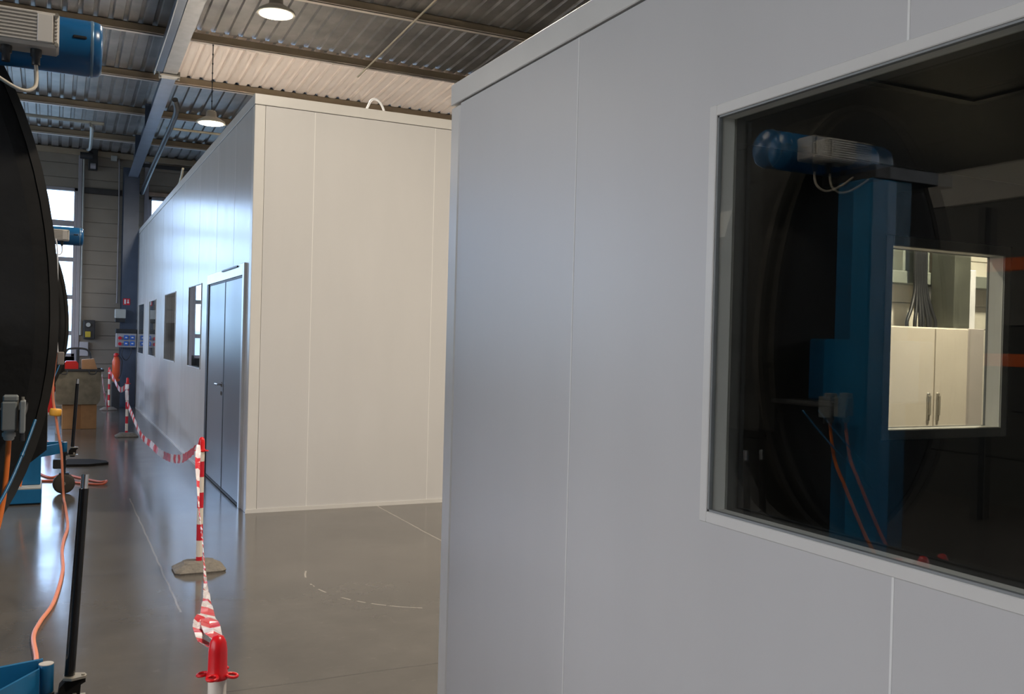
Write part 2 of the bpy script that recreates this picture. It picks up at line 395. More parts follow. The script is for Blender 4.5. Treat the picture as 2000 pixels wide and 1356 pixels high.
def clad_wall(name, axis, c, thick, u0, u1, z0, z1, holes, m, plank=0.3, inward=-1):
    """horizontal planks with shadow grooves; inward = sign towards the room"""
    mb = MB(); z = z0
    while z < z1 - 1e-6:
        zt = min(z + plank, z1)
        for (a, b, p, q) in cut_rects(u0, u1, z, zt, holes):
            f = c; bk = c - inward*thick; g = 0.012
            for (zz0, zz1, d) in ((p, q - g, 0), (q - g, q, 0.025)):
                if zz1 <= zz0: continue
                fr = f - inward*d
                if axis == 'y': mb.box((a, fr, zz0), (b, bk, zz1))
                else: mb.box((fr, a, zz0), (bk, b, zz1))
        z = zt
    return mb.build(name, m, kind='structure')
W1 = (-1.60, 0.40, 1.04, 4.59); W2 = (1.79, 3.60, 1.04, 4.54); FILL_W3 = (-5.20, -3.20, 1.04, 4.59)  # the third window is unseen, added for more bluish fill
clad_wall('wall_back', 'y', Y1, 0.2, X0, X1, 0, 5.50, [W1, W2, FILL_W3], CLAD)
FILL_W4 = (-3.5, 4.7, 0.7, 5.3); FILL_W5 = (12.6, 20.6, 1.2, 4.8)  # unseen left-wall windows, added as broad fill light
clad_wall('wall_left', 'x', X0, 0.2, Y0, Y1, 0, 7.1, [FILL_W4, FILL_W5], CLADD, 0.5, inward=1)
clad_wall('wall_right', 'x', X1, 0.2, Y0, Y1, 0, 7.1, [], CLAD, 0.5, inward=-1)
clad_wall('wall_front', 'y', Y0, 0.2, X0, X1, 0, 7.1, [], CLADD, 0.5, inward=1)
# cream band on the left wall, seen mirrored in the cabin glass
MB().box((X0, 4.8, 3.24), (X0+0.05, 12.5, 3.62)).build('trim_1', CREAMP, kind='structure')
MB().box((X0, 4.8, 1.9), (X0+0.03, 12.5, 3.23)).build('trim_2', mat('grey_wall_band', (0.16, 0.155, 0.14), 0.6, noise=0.08), kind='structure')

def hall_window(n, w, bars):
    x0, x1, z0, z1 = w; m = MB(); f = 0.07
    m.box((x0, Y1-0.02, z0), (x0+f, Y1+0.1, z1), bev=0.006); m.box((x1-f, Y1-0.02, z0), (x1, Y1+0.1, z1), bev=0.006)
    m.box((x0, Y1-0.02, z0), (x1, Y1+0.1, z0+f), bev=0.006); m.box((x0, Y1-0.02, z1-f), (x1, Y1+0.1, z1), bev=0.006)
    fr = m.build('window_%d' % n, WFRAME, kind='structure')
    MB().box((x0+0.02, Y1+0.045, z0+0.02), (x1-0.02, Y1+0.053, z1-0.02)).build('pane', GLASSW, fr)
    for (a, b) in bars:
        mm = MB(); mm.box((x0+f, Y1-0.01, a), (x1-f, Y1+0.09, b), bev=0.005); mm.build('transom', WFRAME, fr)
    mm = MB(); mm.box(((x0+x1)/2-0.03, Y1, z0+f), ((x0+x1)/2+0.03, Y1+0.09, z1-f)); mm.build('mullion', WFRAME, fr)
    return fr
BARS = [(1.49, 1.58), (2.25, 2.34), (3.04, 3.13), (3.78, 3.90)]
hall_window(1, W1, BARS); hall_window(2, W2, BARS); hall_window(3, FILL_W3, BARS)
for wn_, (a, b, c_, d_), gm, bars in ((4, FILL_W4, GLASSY, (2.2, 3.8)), (5, FILL_W5, GLASSV, (2.4, 3.6))):  # frames and panes of the two added fill windows
    m = MB()
    m.box((X0-0.1, a, c_), (X0+0.02, a+0.08, d_), bev=0.006); m.box((X0-0.1, b-0.08, c_), (X0+0.02, b, d_), bev=0.006); m.box((X0-0.1, a, c_), (X0+0.02, b, c_+0.08), bev=0.006); m.box((X0-0.1, a, d_-0.08), (X0+0.02, b, d_), bev=0.006)
    fill_win = m.build('window_%d' % wn_, WFRAME, kind='structure')
    MB().box((X0-0.053, a+0.02, c_+0.02), (X0-0.045, b-0.02, d_-0.02)).build('pane', gm, fill_win)
    for z in bars: MB().box((X0-0.09, a+0.08, z-0.04), (X0+0.01, b-0.08, z+0.04), bev=0.005).build('transom', WFRAME, fill_win)
# wide grey jamb post between window 1 and the cladding, dark channel, eaves channel
MB().box((0.40, Y1-0.05, 0), (0.475, Y1, 5.45), bev=0.005).build('trim_3', WFRAME, kind='structure')
MB().box((0.50, Y1-0.05, 4.50), (1.24, Y1, 4.62), bev=0.005).build('trim_4', DARKM, kind='structure')
MB().box((1.70, Y1-0.05, 0), (1.79, Y1, 5.30), bev=0.005).build('trim_5', WFRAME, kind='structure')
MB().box((1.79, Y1-0.04, 4.56), (3.7, Y1, 4.64), bev=0.005).build('trim_6', mat('rusty_cream', (0.42, 0.30, 0.22), 0.6, noise=0.1), kind='structure')
MB().box((1.62, Y1-0.06, 5.16), (X1, Y1, 5.24), bev=0.005).build('trim_7', DARKM, kind='structure')
MB().box((X0, Y1-0.10, 5.28), (X1, Y1-0.02, 5.40), bev=0.004).build('trim_8', PURL, kind='structure')

# ------------------------------------------------------------------ far cabin
FX, FY, FE, FR, FT = 1.574, 8.505, 21.25, 3.62, 3.755
def wall_panels(root, axis, c, inward, th, splits, z0, z1, holes, gap=0.003, paint=None, joints=True):
    for a, b in zip(splits, splits[1:]):
        m = MB(); rects = cut_rects(a + gap, b - gap, z0, z1, holes)
        apart = len(rects) > 1 and all(q - p > (b - a) - 2.5*gap for (p, q, r, s_) in rects)     # a window runs across the whole panel
        for (p, q, r, s_) in rects:
            i0 = c; i1 = c + inward*th
            if axis == 'x': m.box((i0, p, r), (i1, q, s_))
            else: m.box((p, i0, r), (q, i1, s_))
            if apart: m.build('wall_panel', paint or CABIN, root); m = MB()
        if not apart: m.build('wall_panel', paint or CABIN, root)
    if joints:
        for u in splits[1:-1]:
            for (p, q, r, s_) in cut_rects(u - gap, u + gap, z0, z1, holes):
                m = MB()
                o0 = c - inward*0.0008; o1 = c + inward*(th-0.002)
                if axis == 'x': m.box((o0, p, r), (o1, q, s_))
                else: m.box((p, o0, r), (q, o1, s_))
                m.build('joint_strip', JOINT, root)
def cabin_window(root, axis, c, inward, th, u0, u1, z0, z1, fw=0.05, two=True):
    """frame flange on the outside (and inside), reveal lining, two panes; the outer edge of the frame is u0..u1, z0..z1"""
    def bx(m, p, q, d0, d1, r, s_, mi=0, bev=0.0):
        if axis == 'x': return m.box((c + inward*d0, p, r), (c + inward*d1, q, s_), mi, bev)
        return m.box((p, c + inward*d0, r), (q, c + inward*d1, s_), mi, bev)
    m = MB()
    for (d0, d1) in ((-0.009, 0.0), (th, th + 0.009)):
        bx(m, u0, u0+fw, d0, d1, z0, z1, bev=0.002); bx(m, u1-fw, u1, d0, d1, z0, z1, bev=0.002)
        bx(m, u0+fw, u1-fw, d0, d1, z0, z0+fw, bev=0.002); bx(m, u0+fw, u1-fw, d0, d1, z1-fw, z1, bev=0.002)
    k = 0.002
    fr = None
    bx(m, u0+fw, u0+fw+k, 0.0, th, z0+fw+k, z1-fw-k, 1); bx(m, u1-fw-k, u1-fw, 0.0, th, z0+fw+k, z1-fw-k, 1)
    bx(m, u0+fw, u1-fw, 0.0, th, z0+fw, z0+fw+k, 1); bx(m, u0+fw, u1-fw, 0.0, th, z1-fw-k, z1-fw, 1)
    fr = m.build('window_frame', [TRIM, REVEAL], root)
    g = MB(); s1 = 0.005
    for (a, b, r, q) in ((u0+fw, u0+fw+s1, z0+fw, z1-fw), (u1-fw-s1, u1-fw, z0+fw, z1-fw), (u0+fw, u1-fw, z0+fw, z0+fw+s1), (u0+fw, u1-fw, z1-fw-s1, z1-fw)):
        bx(g, a, b, -0.004, 0.008, r, q)
    g.build('gasket', mat('grey_gasket', (0.24, 0.25, 0.25), 0.5, noise=0.05), fr)
    for d in ((0.001, th-0.002) if two else (0.002,)):
        p = MB(); bx(p, u0+fw+k, u1-fw-k, d, d+0.0008, z0+fw+k, z1-fw-k); p.build('pane', GLASS, fr)
    return fr

far = thing('modular_cabin', 'tall pale cabin beyond the aisle with cream end face and double door', 'cabin', (FX, FY, 0))
TH = 0.05
fholes = [(11.60, 12.76, 1.17, 2.20), (14.22, 15.66, 1.17, 2.20), (17.08, 18.38, 1.17, 2.17), (19.44, 20.80, 1.16, 2.16)]
din = (8.80, 10.98, 0.0, 2.20)
inset = 0.05; fi = 0.010
splits = [FY+0.10, 9.47, 10.55, 11.92, 13.42, 14.9, 16.2, 17.72, 19.0, 20.1, FE-0.05]
hh = [(a+fi, b-fi, c_+fi, d_-fi) for a, b, c_, d_ in fholes] + [din]
wall_panels(far, 'x', FX, 1, TH, splits, 0.0, FT-0.1, hh)
wall_panels(far, 'y', FY, 1, TH, [FX+0.09, 2.115, 3.295, FR-0.02], 0.0, FT-0.1, [])
wall_panels(far, 'x', FR+0.03, -1, TH, [FY+0.10, 11.5, 14.5, 17.5, FE-0.05], 0.0, FT-0.1, [], joints=False)
wall_panels(far, 'y', FE, -1, TH, [FX+0.02, FR-0.02], 0.0, FT-0.1, [], joints=False)
MB().box((FX-0.004, FY-0.004, 0.0), (FX+0.09, FY+0.10, FT-0.1), bev=0.004).build('corner_post', TRIM, far)
MB().box((FR-0.02, FY-0.004, 0.0), (FR+0.034, FY+0.10, FT-0.1), bev=0.004).build('corner_post', TRIM, far)
m = MB()
m.box((FX-0.006, FY-0.006, FT-0.095), (FR+0.036, FY+0.06, FT), bev=0.003)
m.build('top_trim', TRIM, far)
MB().box((FX-0.006, FY+0.06, FT-0.095), (FX+0.06, FE, FT), bev=0.003).build('top_trim', TRIM, far)
MB().box((FX+0.02, FY+0.02, FT-0.102), (FR, FY+0.04, FT-0.093)).build('joint_gap', DARKLINE, far)
MB().box((FX+0.06, FY+0.06, FT-0.09), (FR+0.03, FE, FT-0.03)).build('roof_panel', CABIN, far)
MB().box((FX-0.008, FY-0.010, 0.0), (FR+0.036, FY-0.002, 0.035)).build('base_rail', TRIM, far)
MB().box((FX-0.010, 11.0, 0.0), (FX-0.001, FE, 0.03)).build('base_rail', TRIM, far)
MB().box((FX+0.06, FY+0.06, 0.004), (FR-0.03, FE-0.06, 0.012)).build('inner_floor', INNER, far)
MB().box((FX+0.9, FY+0.4, 0.012), (FX+0.93, FE-0.2, FT-0.12)).build('inner_partition', mat('inner_partition_grey', (0.34, 0.38, 0.46), 0.5, noise=0.1), far)
for (a, b, c_, d_) in fholes: cabin_window(far, 'x', FX, 1, TH, a, b, c_, d_, fw=fi)
# double door
m = MB(); dy0, dy1, dt = din[0], din[1], 2.20
m.box((FX-0.022, dy0-0.05, 0), (FX+0.06, dy0+0.03, dt+0.06), bev=0.003)
m.box((FX-0.022, dy0+0.03, dt-0.05), (FX+0.06, dy1+0.05, dt+0.06), bev=0.003)
df = m.build('door_frame', ALU, far, label='bright aluminium door frame')
MB().box((FX-0.022, dy1-0.085, 0), (FX+0.06, dy1+0.05, dt-0.052), bev=0.003).build('hinge_jamb', BLACKSEAL, df, label='black jamb strip')
m = MB(); m.box((FX-0.014, dy0+0.03, 0.0), (FX+0.03, dy0+0.05, dt-0.05)); m.box((FX-0.014, dy0+0.05, dt-0.07), (FX+0.03, dy1-0.09, dt-0.05))
m.box((FX-0.0145, 9.80, 0.0), (FX+0.03, 9.835, dt-0.07))
m.build('door_seal', BLACKSEAL, df)
for (a, b) in ((dy0+0.05, 9.80), (9.835, dy1-0.085)):
    lf = MB().box((FX-0.012, a, 0.03), (FX+0.028, b, dt-0.07), bev=0.003).build('door_leaf', DOORM, far)
    MB().box((FX-0.016, a, 0.006), (FX-0.002, b, 0.03)).build('bottom_brush', BLACKSEAL, lf)
    if a > 9.5:
        h = MB(); h.cyl((FX-0.012, 9.90, 1.08), (FX-0.06, 9.90, 1.08), 0.011); h.tube([(FX-0.055, 9.90, 1.08), (FX-0.06, 9.96, 1.08), (FX-0.06, 10.03, 1.08)], 0.010)
        h.cyl((FX-0.012, 9.90, 1.08), (FX-0.02, 9.90, 1.08), 0.027); h.cyl((FX-0.012, 9.90, 0.99), (FX-0.022, 9.90, 0.99), 0.022)
        h.build('door_handle', CHROME, lf, label='chrome door handle')
m = MB(); m.box((FX-0.035, 9.05, dt+0.035), (FX-0.02, 9.95, dt+0.05)); m.build('door_stop_rail', DARKM, df)

# ------------------------------------------------------------------ near cabin
NX, NY, NT, NB, NR = 1.5, 3.66, 2.68, -3.2, 6.4
near = thing('modular_cabin', 'large grey cabin filling the right foreground with a dark glazed window', 'cabin', (NX, NY, 0))
wz0, wz1 = 1.154, 2.211
wy1, wy0 = 1.922, -0.55
nf = 0.028
hole = (wy0+nf, wy1-nf, wz0+nf, wz1-nf)
zt = 2.585
wall_panels(near, 'x', NX, 1, TH, [NB+0.05, -1.2, 0.02, 1.314, 2.614, NY-0.07], 0.0, zt, [hole], paint=CABIN2)
ew0, ew1, ez0, ez1 = 3.96, 4.96, 1.125, 2.215
ehole = (ew0+inset, ew1-inset, ez0+inset, ez1-inset)
wall_panels(near, 'y', NY+0.02, -1, TH+0.05, [NX+0.09, 2.2, 5.2, NR-0.05], 0.0, zt, [ehole], joints=False)
cabin_window(near, 'y', NY+0.02, -1, TH+0.05, ew0, ew1, ez0, ez1)
wall_panels(near, 'x', NR, -1, TH, [NB+0.05, 0.0, NY-0.05], 0.0, zt, [], joints=False)
wall_panels(near, 'y', NB, 1, TH, [NX+0.05, 4.0, NR-0.05], 0.0, zt, [], joints=False)
m = MB(); m.box((NX-0.003, NY-0.068, 0.0), (NX+0.09, NY+0.023, zt-0.003), bev=0.006); m.build('corner_post', TRIM, near)
m = MB(); m.box((NX-0.007, NB, zt+0.006), (NX+0.07, NY+0.021, NT), bev=0.003); m.build('top_trim', TRIM, near)
MB().box((NX+0.07, NY-0.06, zt+0.006), (NR, NY+0.021, NT), bev=0.003).build('top_trim', TRIM, near)
MB().box((NX+0.008, NB, zt-0.001), (NX+0.04, NY-0.06, zt+0.007)).build('joint_gap', DARKLINE, near)
MB().box((NX+0.05, NB, zt+0.01), (NR, NY-0.06, NT-0.02)).build('roof_panel', INCEIL, near)
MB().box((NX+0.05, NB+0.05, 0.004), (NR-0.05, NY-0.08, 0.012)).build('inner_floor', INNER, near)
# added near-black lining on the inner faces, its colour carries the unlit interior's shade
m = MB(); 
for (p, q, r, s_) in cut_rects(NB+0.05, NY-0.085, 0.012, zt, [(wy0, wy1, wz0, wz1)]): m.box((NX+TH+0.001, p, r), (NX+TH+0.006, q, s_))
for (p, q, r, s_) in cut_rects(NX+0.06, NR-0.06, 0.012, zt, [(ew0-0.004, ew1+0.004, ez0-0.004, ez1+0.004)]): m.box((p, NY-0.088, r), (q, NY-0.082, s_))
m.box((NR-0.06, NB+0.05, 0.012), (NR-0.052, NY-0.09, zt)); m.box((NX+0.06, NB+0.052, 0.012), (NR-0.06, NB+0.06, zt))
m.build('shade_lining', INNER, near)
cabin_window(near, 'x', NX, 1, TH, wy0, wy1, wz0, wz1, fw=nf)
# ceiling diffuser inside
m = MB(); m.box((2.30, 1.15, 2.565), (3.14, 2.44, 2.594), bev=0.004)
dfu = m.build('ceiling_diffuser', INCEIL, near)
m = MB()
for (a, b) in (((2.28, 2.42, 2.555), (3.16, 2.46, 2.593)), ((3.12, 1.13, 2.555), (3.16, 2.42, 2.593)), ((2.28, 1.13, 2.555), (3.12, 1.17, 2.593)), ((2.28, 1.17, 2.555), (2.32, 2.42, 2.593))): m.box(a, b)
m.build('diffuser_frame', DARKM, dfu)

# ------------------------------------------------------------------ steel portal frame
pf = thing('steel_portal_frame', 'blue-grey steel column and rafter crossing the roof left of the tall cabin', 'beam', (1.43, 21.3, 0))
m = MB(); cx0, cx1 = 1.26, 1.56
m.box((cx0, 21.10, 0), (cx1, 21.125, 4.95)); m.box((cx0, 21.53, 0), (cx1, 21.555, 5.1)); m.box((1.40, 21.125, 0), (1.42, 21.53, 5.0))
m.box((cx0-0.04, 21.02, 0), (cx1+0.04, 21.62, 0.02))
m.build('column', STEELP, pf)
def rafter(y0, y1, z_of, d, mats, name, label=None):
    m = MB(); n = 2
    for (x0, x1, a, b, mi) in ((1.335, 1.525, 0.0, 0.014, 1), (1.425, 1.437, 0.014, d, 0), (1.335, 1.525, d, d+0.014, 0)):
        vs = []
        for y in (y0, y1):
            z = z_of(y); vs += [(x0, y, z+a), (x1, y, z+a), (x1, y, z+b), (x0, y, z+b)]
        m.add(vs, [(0,1,2,3),(7,6,5,4),(0,4,5,1),(1,5,6,2),(2,6,7,3),(3,7,4,0)], mi)
    m.build(name, mats, pf, label=label)
rafter(Y0+0.1, 14.45, rafter_z, 0.385, [STEELP, RAFT], 'rafter')
def haunch_z(y): 
    t = (y - 14.45)/(21.1 - 14.45); return (rafter_z(14.45)-0.03)*(1-t) + 4.84*t
m = MB(); seg = 8
for i in range(seg):
    ya = 14.45 + (21.1-14.45)*i/seg; yb = 14.45 + (21.1-14.45)*(i+1)/seg
    for (x0, x1, bot, a, b, mi) in ((1.335, 1.525, True, 0, 0.016, 1), (1.425, 1.437, None, 0.016, 0, 0)):
        vs = []
        for y in (ya, yb):
            z = haunch_z(y); top = z + b if bot else rafter_z(y) + 0.385
            vs += [(x0, y, z+a), (x1, y, z+a), (x1, y, top), (x0, y, top)]
        m.add(vs, [(0,1,2,3),(7,6,5,4),(0,4,5,1),(1,5,6,2),(2,6,7,3),(3,7,4,0)], mi)
for yj in (17.2, 19.3): 
    z = haunch_z(yj); m.box((1.33, yj-0.008, z), (1.53, yj+0.008, z+0.42))
m.build('haunch', [STEELP, mat('haunch_flange', (0.30, 0.34, 0.42), 0.3, metal=0.4, noise=0.08, nscale=5)], pf)
m = MB(); z = rafter_z(14.35)
m.box((1.29, 14.28, z-0.035), (1.57, 14.46, z-0.005), bev=0.004); m.box((1.29, 14.30, z-0.035), (1.32, 14.44, z+0.05)); m.box((1.54, 14.30, z-0.035), (1.57, 14.44, z+0.05))
for x in (1.30, 1.56): m.cyl((x, 14.37, z-0.06), (x, 14.37, z+0.02), 0.012, 8)
m.build('clamp_plate', CREAMP, pf, label='cream clamp plate around the rafter')
# dark cable tray slung under the left side of the rafter
m = MB(); ya, yb = 8.0, 14.2
vs = []
for y in (ya, yb):
    z = rafter_z(y); vs += [(1.22, y, z-0.02), (1.32, y, z-0.02), (1.32, y, z+0.10), (1.22, y, z+0.10)]
m.add(vs, [(0,1,2,3),(7,6,5,4),(0,4,5,1),(1,5,6,2),(2,6,7,3),(3,7,4,0)], 0)
m.tube([(1.215, ya, rafter_z(ya)-0.03), (1.215, 11, rafter_z(11)-0.03), (1.225, 12.6, rafter_z(12.6)-0.02), (1.215, yb, rafter_z(yb)-0.03), (1.235, yb+0.05, rafter_z(yb)-0.01)], 0.007, 6, 1, 3)
m.build('cable_tray', [STEELP, WHITEP], pf)

tag(MB().tube([(1.60, 15.2, 5.18), (1.66, 15.5, 5.08), (1.66, 16.4, 4.98), (1.62, 19.0, 4.72), (1.62, 21.3, 4.55)], 0.045, 10, 0, 4).build('drain_pipe', DARKM), 'black pipe running along the right side of the rafter down to the wall', 'pipe')
# conduits on the roof and wall
tag(MB().tube([(1.62, 16.6, 5.02), (2.4, 16.6, 5.02), (3.6, 16.6, 5.02)], 0.022, 8, 0, 2).build('conduit', mat('conduit_beige', (0.45, 0.42, 0.34), 0.45, noise=0.05)), 'thin beige conduit running level behind the farther hanging lamp', 'pipe')
tag(MB().tube([(-3.0, 17.0, 5.05), (0.42, 17.0, 5.05), (0.47, 17.02, 5.03), (0.50, 17.1, 4.98), (0.54, 19.0, 5.0), (0.56, 21.42, 5.37)], 0.03, 10, 0, 3).build('conduit', mat('conduit_grey', (0.36, 0.38, 0.36), 0.4, noise=0.05)), 'grey conduit under the left purlins bending towards the window wall', 'pipe')
tag(MB().tube([(0.50, 21.63, 5.2), (0.50, 21.63, 3.0), (0.50, 21.63, 1.50)], 0.018, 8, 0, 1).build('wall_conduit', PLUGW), 'pale vertical conduit on the back wall beside the tall window', 'pipe')
tag(MB().tube([(0.70, 21.63, 5.30), (1.10, 21.63, 5.28), (1.19, 21.63, 5.15), (1.20, 21.63, 3.0), (1.20, 21.63, 2.2)], 0.016, 8, 0, 2).build('wall_conduit', WFRAME), 'thin grey conduit on the back wall running down beside the steel column', 'pipe')
m = MB(); m.box((1.02, 21.55, 5.22), (1.14, 21.66, 5.33), bev=0.008)
tag(m.build('junction_box', PLUGW), 'small pale junction box high on the back wall under the eaves', 'box')
# bracing rod under the purlins
tag(MB().cyl((4.18, 14.2, 5.67), (4.28, 9.0, 6.02), 0.013, 8).build('brace_rod', mat('cream_rod', (0.62, 0.55, 0.40), 0.45, noise=0.05)), 'thin cream bracing rod crossing under the roof purlins', 'rod')

# dark wall device at the head of the conduit
wd = thing('wall_motor', 'dark geared motor bracket high on the back wall above the tall window', 'motor', (0.62, 21.6, 5.0))
MB().box((0.58, 21.52, 4.98), (0.76, 21.68, 5.42), bev=0.01).build('bracket_plate', DARKM, wd)
MB().cyl((0.42, 21.45, 5.25), (0.66, 21.45, 5.25), 0.07, 14).build('motor_body', DARKM, wd)
MB().cyl((0.62, 21.45, 5.05), (0.72, 21.45, 5.05), 0.06, 14).build('gear_housing', WFRAME, wd)

# wall gear
sw = thing('wall_switch', 'black switch box with yellow plate on the back wall', 'switch', (0.66, 21.6, 1.6))
m = MB(); m.box((0.56, 21.56, 1.42), (0.78, 21.69, 1.82), bev=0.01); m.build('housing', DARKM, sw)
MB().box((0.595, 21.54, 1.46), (0.70, 21.56, 1.58), bev=0.004).build('yellow_plate', mat('yellow_plate_paint', (0.55, 0.42, 0.04), 0.5, noise=0.05), sw)
MB().cyl((0.65, 21.56, 1.72), (0.65, 21.52, 1.72), 0.045, 14).build('dial', PLUGW, sw)
m = MB(); m.box((0.49, 21.60, 1.06), (0.66, 21.68, 1.36), bev=0.006)
tag(m.build('wall_cabinet', mat('pale_grey_panel', (0.42, 0.42, 0.46), 0.5, noise=0.04)), 'pale grey panel box on the wall under the yellow switch', 'box')
sg = thing('safety_sign', 'small red and white safety sign on the steel column', 'sign', (1.36, 21.09, 2.22))
MB().box((1.29, 21.088, 2.155), (1.425, 21.098, 2.29)).build('plate', REDS, sg)
m = MB(); m.box((1.31, 21.085, 2.175), (1.345, 21.088, 2.27)); m.box((1.365, 21.085, 2.19), (1.405, 21.088, 2.215)); m.box((1.375, 21.085, 2.215), (1.395, 21.088, 2.27)); m.build('pictogram', WHITEP, sg)
jb = thing('control_box', 'grey box with dark base on the column above the socket panel', 'box', (1.24, 21.0, 1.82))
MB().box((1.13, 20.94, 1.87), (1.34, 21.098, 2.06), bev=0.012).build('box_lid', PLUGW, jb)
MB().box((1.14, 20.97, 1.79), (1.33, 21.098, 1.87), bev=0.01).build('box_base', DARKM, jb)
sp = thing('socket_panel', 'power socket panel with four blue sockets mounted on the column', 'socket panel', (1.36, 21.0, 1.25))
MB().box((1.16, 20.95, 1.27), (1.56, 21.098, 1.56), bev=0.01).build('panel_body', mat('panel_grey', (0.40, 0.40, 0.42), 0.5, noise=0.05), sp)
MB().box((1.15, 20.94, 1.56), (1.56, 21.098, 1.65), bev=0.01).build('panel_hood', DARKM, sp)
for i in range(2):
    for j in range(2):
        x = 1.355 + 0.12*i; z = 1.35 + 0.125*j
        s_ = MB().box((x-0.045, 20.92, z-0.045), (x+0.045, 20.95, z+0.045), bev=0.006).build('blue_socket', SOCKB, sp)
        MB().box((x-0.02, 20.914, z-0.012), (x+0.02, 20.92, z+0.012)).build('socket_slot', WHITEP, s_)
for z in (1.34, 1.46): MB().cyl((1.235, 20.95, z), (1.235, 20.91, z), 0.035, 14).build('red_socket', REDS, sp)
m = MB(); m.tube([(1.30, 20.93, 1.27), (1.28, 20.92, 1.10), (1.36, 20.92, 1.0), (1.44, 20.92, 1.12), (1.46, 20.93, 1.27)], 0.008, 6)
m.build('hanging_lead', BLACKSEAL, sp)
fe = thing('fire_extinguisher', 'orange-red fire extinguisher beside the foot of the steel column', 'fire extinguisher', (1.17, 20.85, 0))
m = MB(); m.lathe((1.17, 20.86, 0.56), (0, 0, 1), [(0.05, 0), (0.075, 0.02), (0.075, 0.42), (0.05, 0.50), (0.025, 0.53), (0.025, 0.56)]); m.build('cylinder', mat('extinguisher_orange', (0.70, 0.10, 0.03), 0.35, noise=0.1), fe)
MB().lathe((1.17, 20.86, 1.05), (0, 0, 1), [(0.028, 0), (0.05, 0.03), (0.05, 0.08), (0.02, 0.1)]).build('valve_head', REDB, fe)
m = MB(); m.box((1.09, 20.80, 0.0), (1.25, 20.94, 0.54), bev=0.01); m.build('stand', DARKM, fe)
MB().tube([(1.20, 20.82, 1.10), (1.27, 20.78, 1.0), (1.26, 20.78, 0.75), (1.22, 20.79, 0.62)], 0.012, 8).build('hose', BLACKSEAL, fe)

# ------------------------------------------------------------------ high bay lamps
def lamp(x, y, z, label, power=1.0):
    zt = purlin_z(y); t = thing('high_bay_lamp', label, 'lamp', (x, y, z), 'high bay lamps hanging from the purlins')
    MB().lathe((x, y, z), (0, 0, 1), [(0.196, 0.0), (0.200, 0.012), (0.19, 0.03), (0.12, 0.075), (0.075, 0.10), (0.07, 0.16), (0.055, 0.18), (0.02, 0.19)]).build('housing', LAMPH, t)
    MB().cyl((x, y, z-0.004), (x, y, z+0.004), 0.172, 32).build('lens', LENS, t)
    m = MB(); n = max(4, int((zt - z - 0.19)/0.12)); 
    for i in range(n):
        a = z + 0.19 + (zt - z - 0.19)*i/n; b = z + 0.19 + (zt - z - 0.19)*(i+1)/n
        m.cyl((x, y-0.02, a), (x, y-0.02, b-0.02), 0.007, 6); m.cyl((x, y-0.02, b-0.02), (x, y-0.02, b), 0.012, 6)
    m.build('chain', DARKM, t)
    l = bpy.data.lights.new('lamp_light', 'AREA'); l.shape = 'DISK'; l.size = 0.33; l.energy = LAMP_W * power; l.color = (1.0, 0.88, 0.73)
    o = bpy.data.objects.new('lamp_light', l); COL.objects.link(o); o.parent = t; o.location = (0, 0, -0.012)
    return t
lamp(2.02, 9.90, 4.96, 'glowing round lamp hanging at the top edge, nearer of two')
lamp(1.97, 13.98, 4.62, 'glowing round lamp hanging just above the tall cabin roof')
lamp(2.00, 5.80, 5.00, 'round lamp over the aisle mouth, out of the picture above')
lamp(2.00, 1.70, 5.00, 'round lamp above the near cabin roof, out of the picture')
for y, z in ((11.93, 5.10), (16.03, 4.90)):
    lamp(-3.65, y, z, 'round lamp in the row above the drum machines, %s along' % {11.93: 'first', 16.03: 'second'}[y], 0.55)
lamp(8.6, 5.8, 5.0, 'round lamp above the electrical cabinet beyond the near cabin', 4.2)

# ------------------------------------------------------------------ barrier posts and tape
def loops(m, c, R, z):
    for k in range(4):
        a = PI/4 + k*PI/2 + 0.3; m.torus((c[0] + R*math.cos(a), c[1] + R*math.sin(a), z - (0.004 if k % 2 else 0)), (0.15*math.cos(a), 0.15*math.sin(a), 1), 0.012, 0.0035, 16, 6)
def post(x, y, label, H=0.90):
    t = thing('barrier_post', label, 'post', (x, y, 0), 'red and white barrier posts along the aisle')
    m = MB()
    def ring(hw, hd, c, z): return [(x-hw+c, y-hd, z), (x+hw-c, y-hd, z), (x+hw, y-hd+c, z), (x+hw, y+hd-c, z), (x+hw-c, y+hd, z), (x-hw+c, y+hd, z), (x-hw, y+hd-c, z), (x-hw, y-hd+c, z)]
    rs = [ring(.160, .125, .03, 0), ring(.165, .13, .03, .012), ring(.155, .12, .03, .022), ring(.105, .085, .03, .052), ring(.098, .078, .03, .060), ring(.035, .035, .015, .064)]
    vs = [v for r in rs for v in r]
    m.add(vs, [(i*8+k, i*8+(k+1) % 8, (i+1)*8+(k+1) % 8, (i+1)*8+k) for i in range(5) for k in range(8)] + [tuple(range(7, -1, -1)), tuple(range(40, 48))])
    m.build('base', RUBBERB, t)
    p = MB(); zs = [0.05, 0.09, 0.20, 0.31, 0.42, 0.525, 0.63, 0.735, H-0.095]
    for i in range(8): p.cone((x, y, zs[i]), (x, y, zs[i+1]), 0.0205, 0.0205, 24, i % 2, caps=(i in (0, 7)))
    p.build('pole', [REDS, WHITES], t)
    c = MB(); c.lathe((x, y, H-0.10), (0, 0, 1), [(0.024, 0), (0.026, 0.004), (0.024, 0.012), (0.0215, 0.02), (0.021, 0.065), (0.0185, 0.083), (0.012, 0.096), (0.0, 0.10)])
    cap = c.build('cap', REDP, t, label='red domed cap')
    l = MB(); loops(l, (x, y), 0.034, H-0.088); l.build('tape_hooks', REDP, cap)
    return t
post(0.352, 2.20, 'barrier post in the near foreground, cropped below its red cap', 0.911)
post(0.913, 6.57, 'whole red and white barrier post standing in mid aisle by the door')
post(1.024, 15.29, 'barrier post standing by the far windows of the tall cabin')
post(1.027, 20.50, 'farthest barrier post, beside the steel column foot', 0.87)

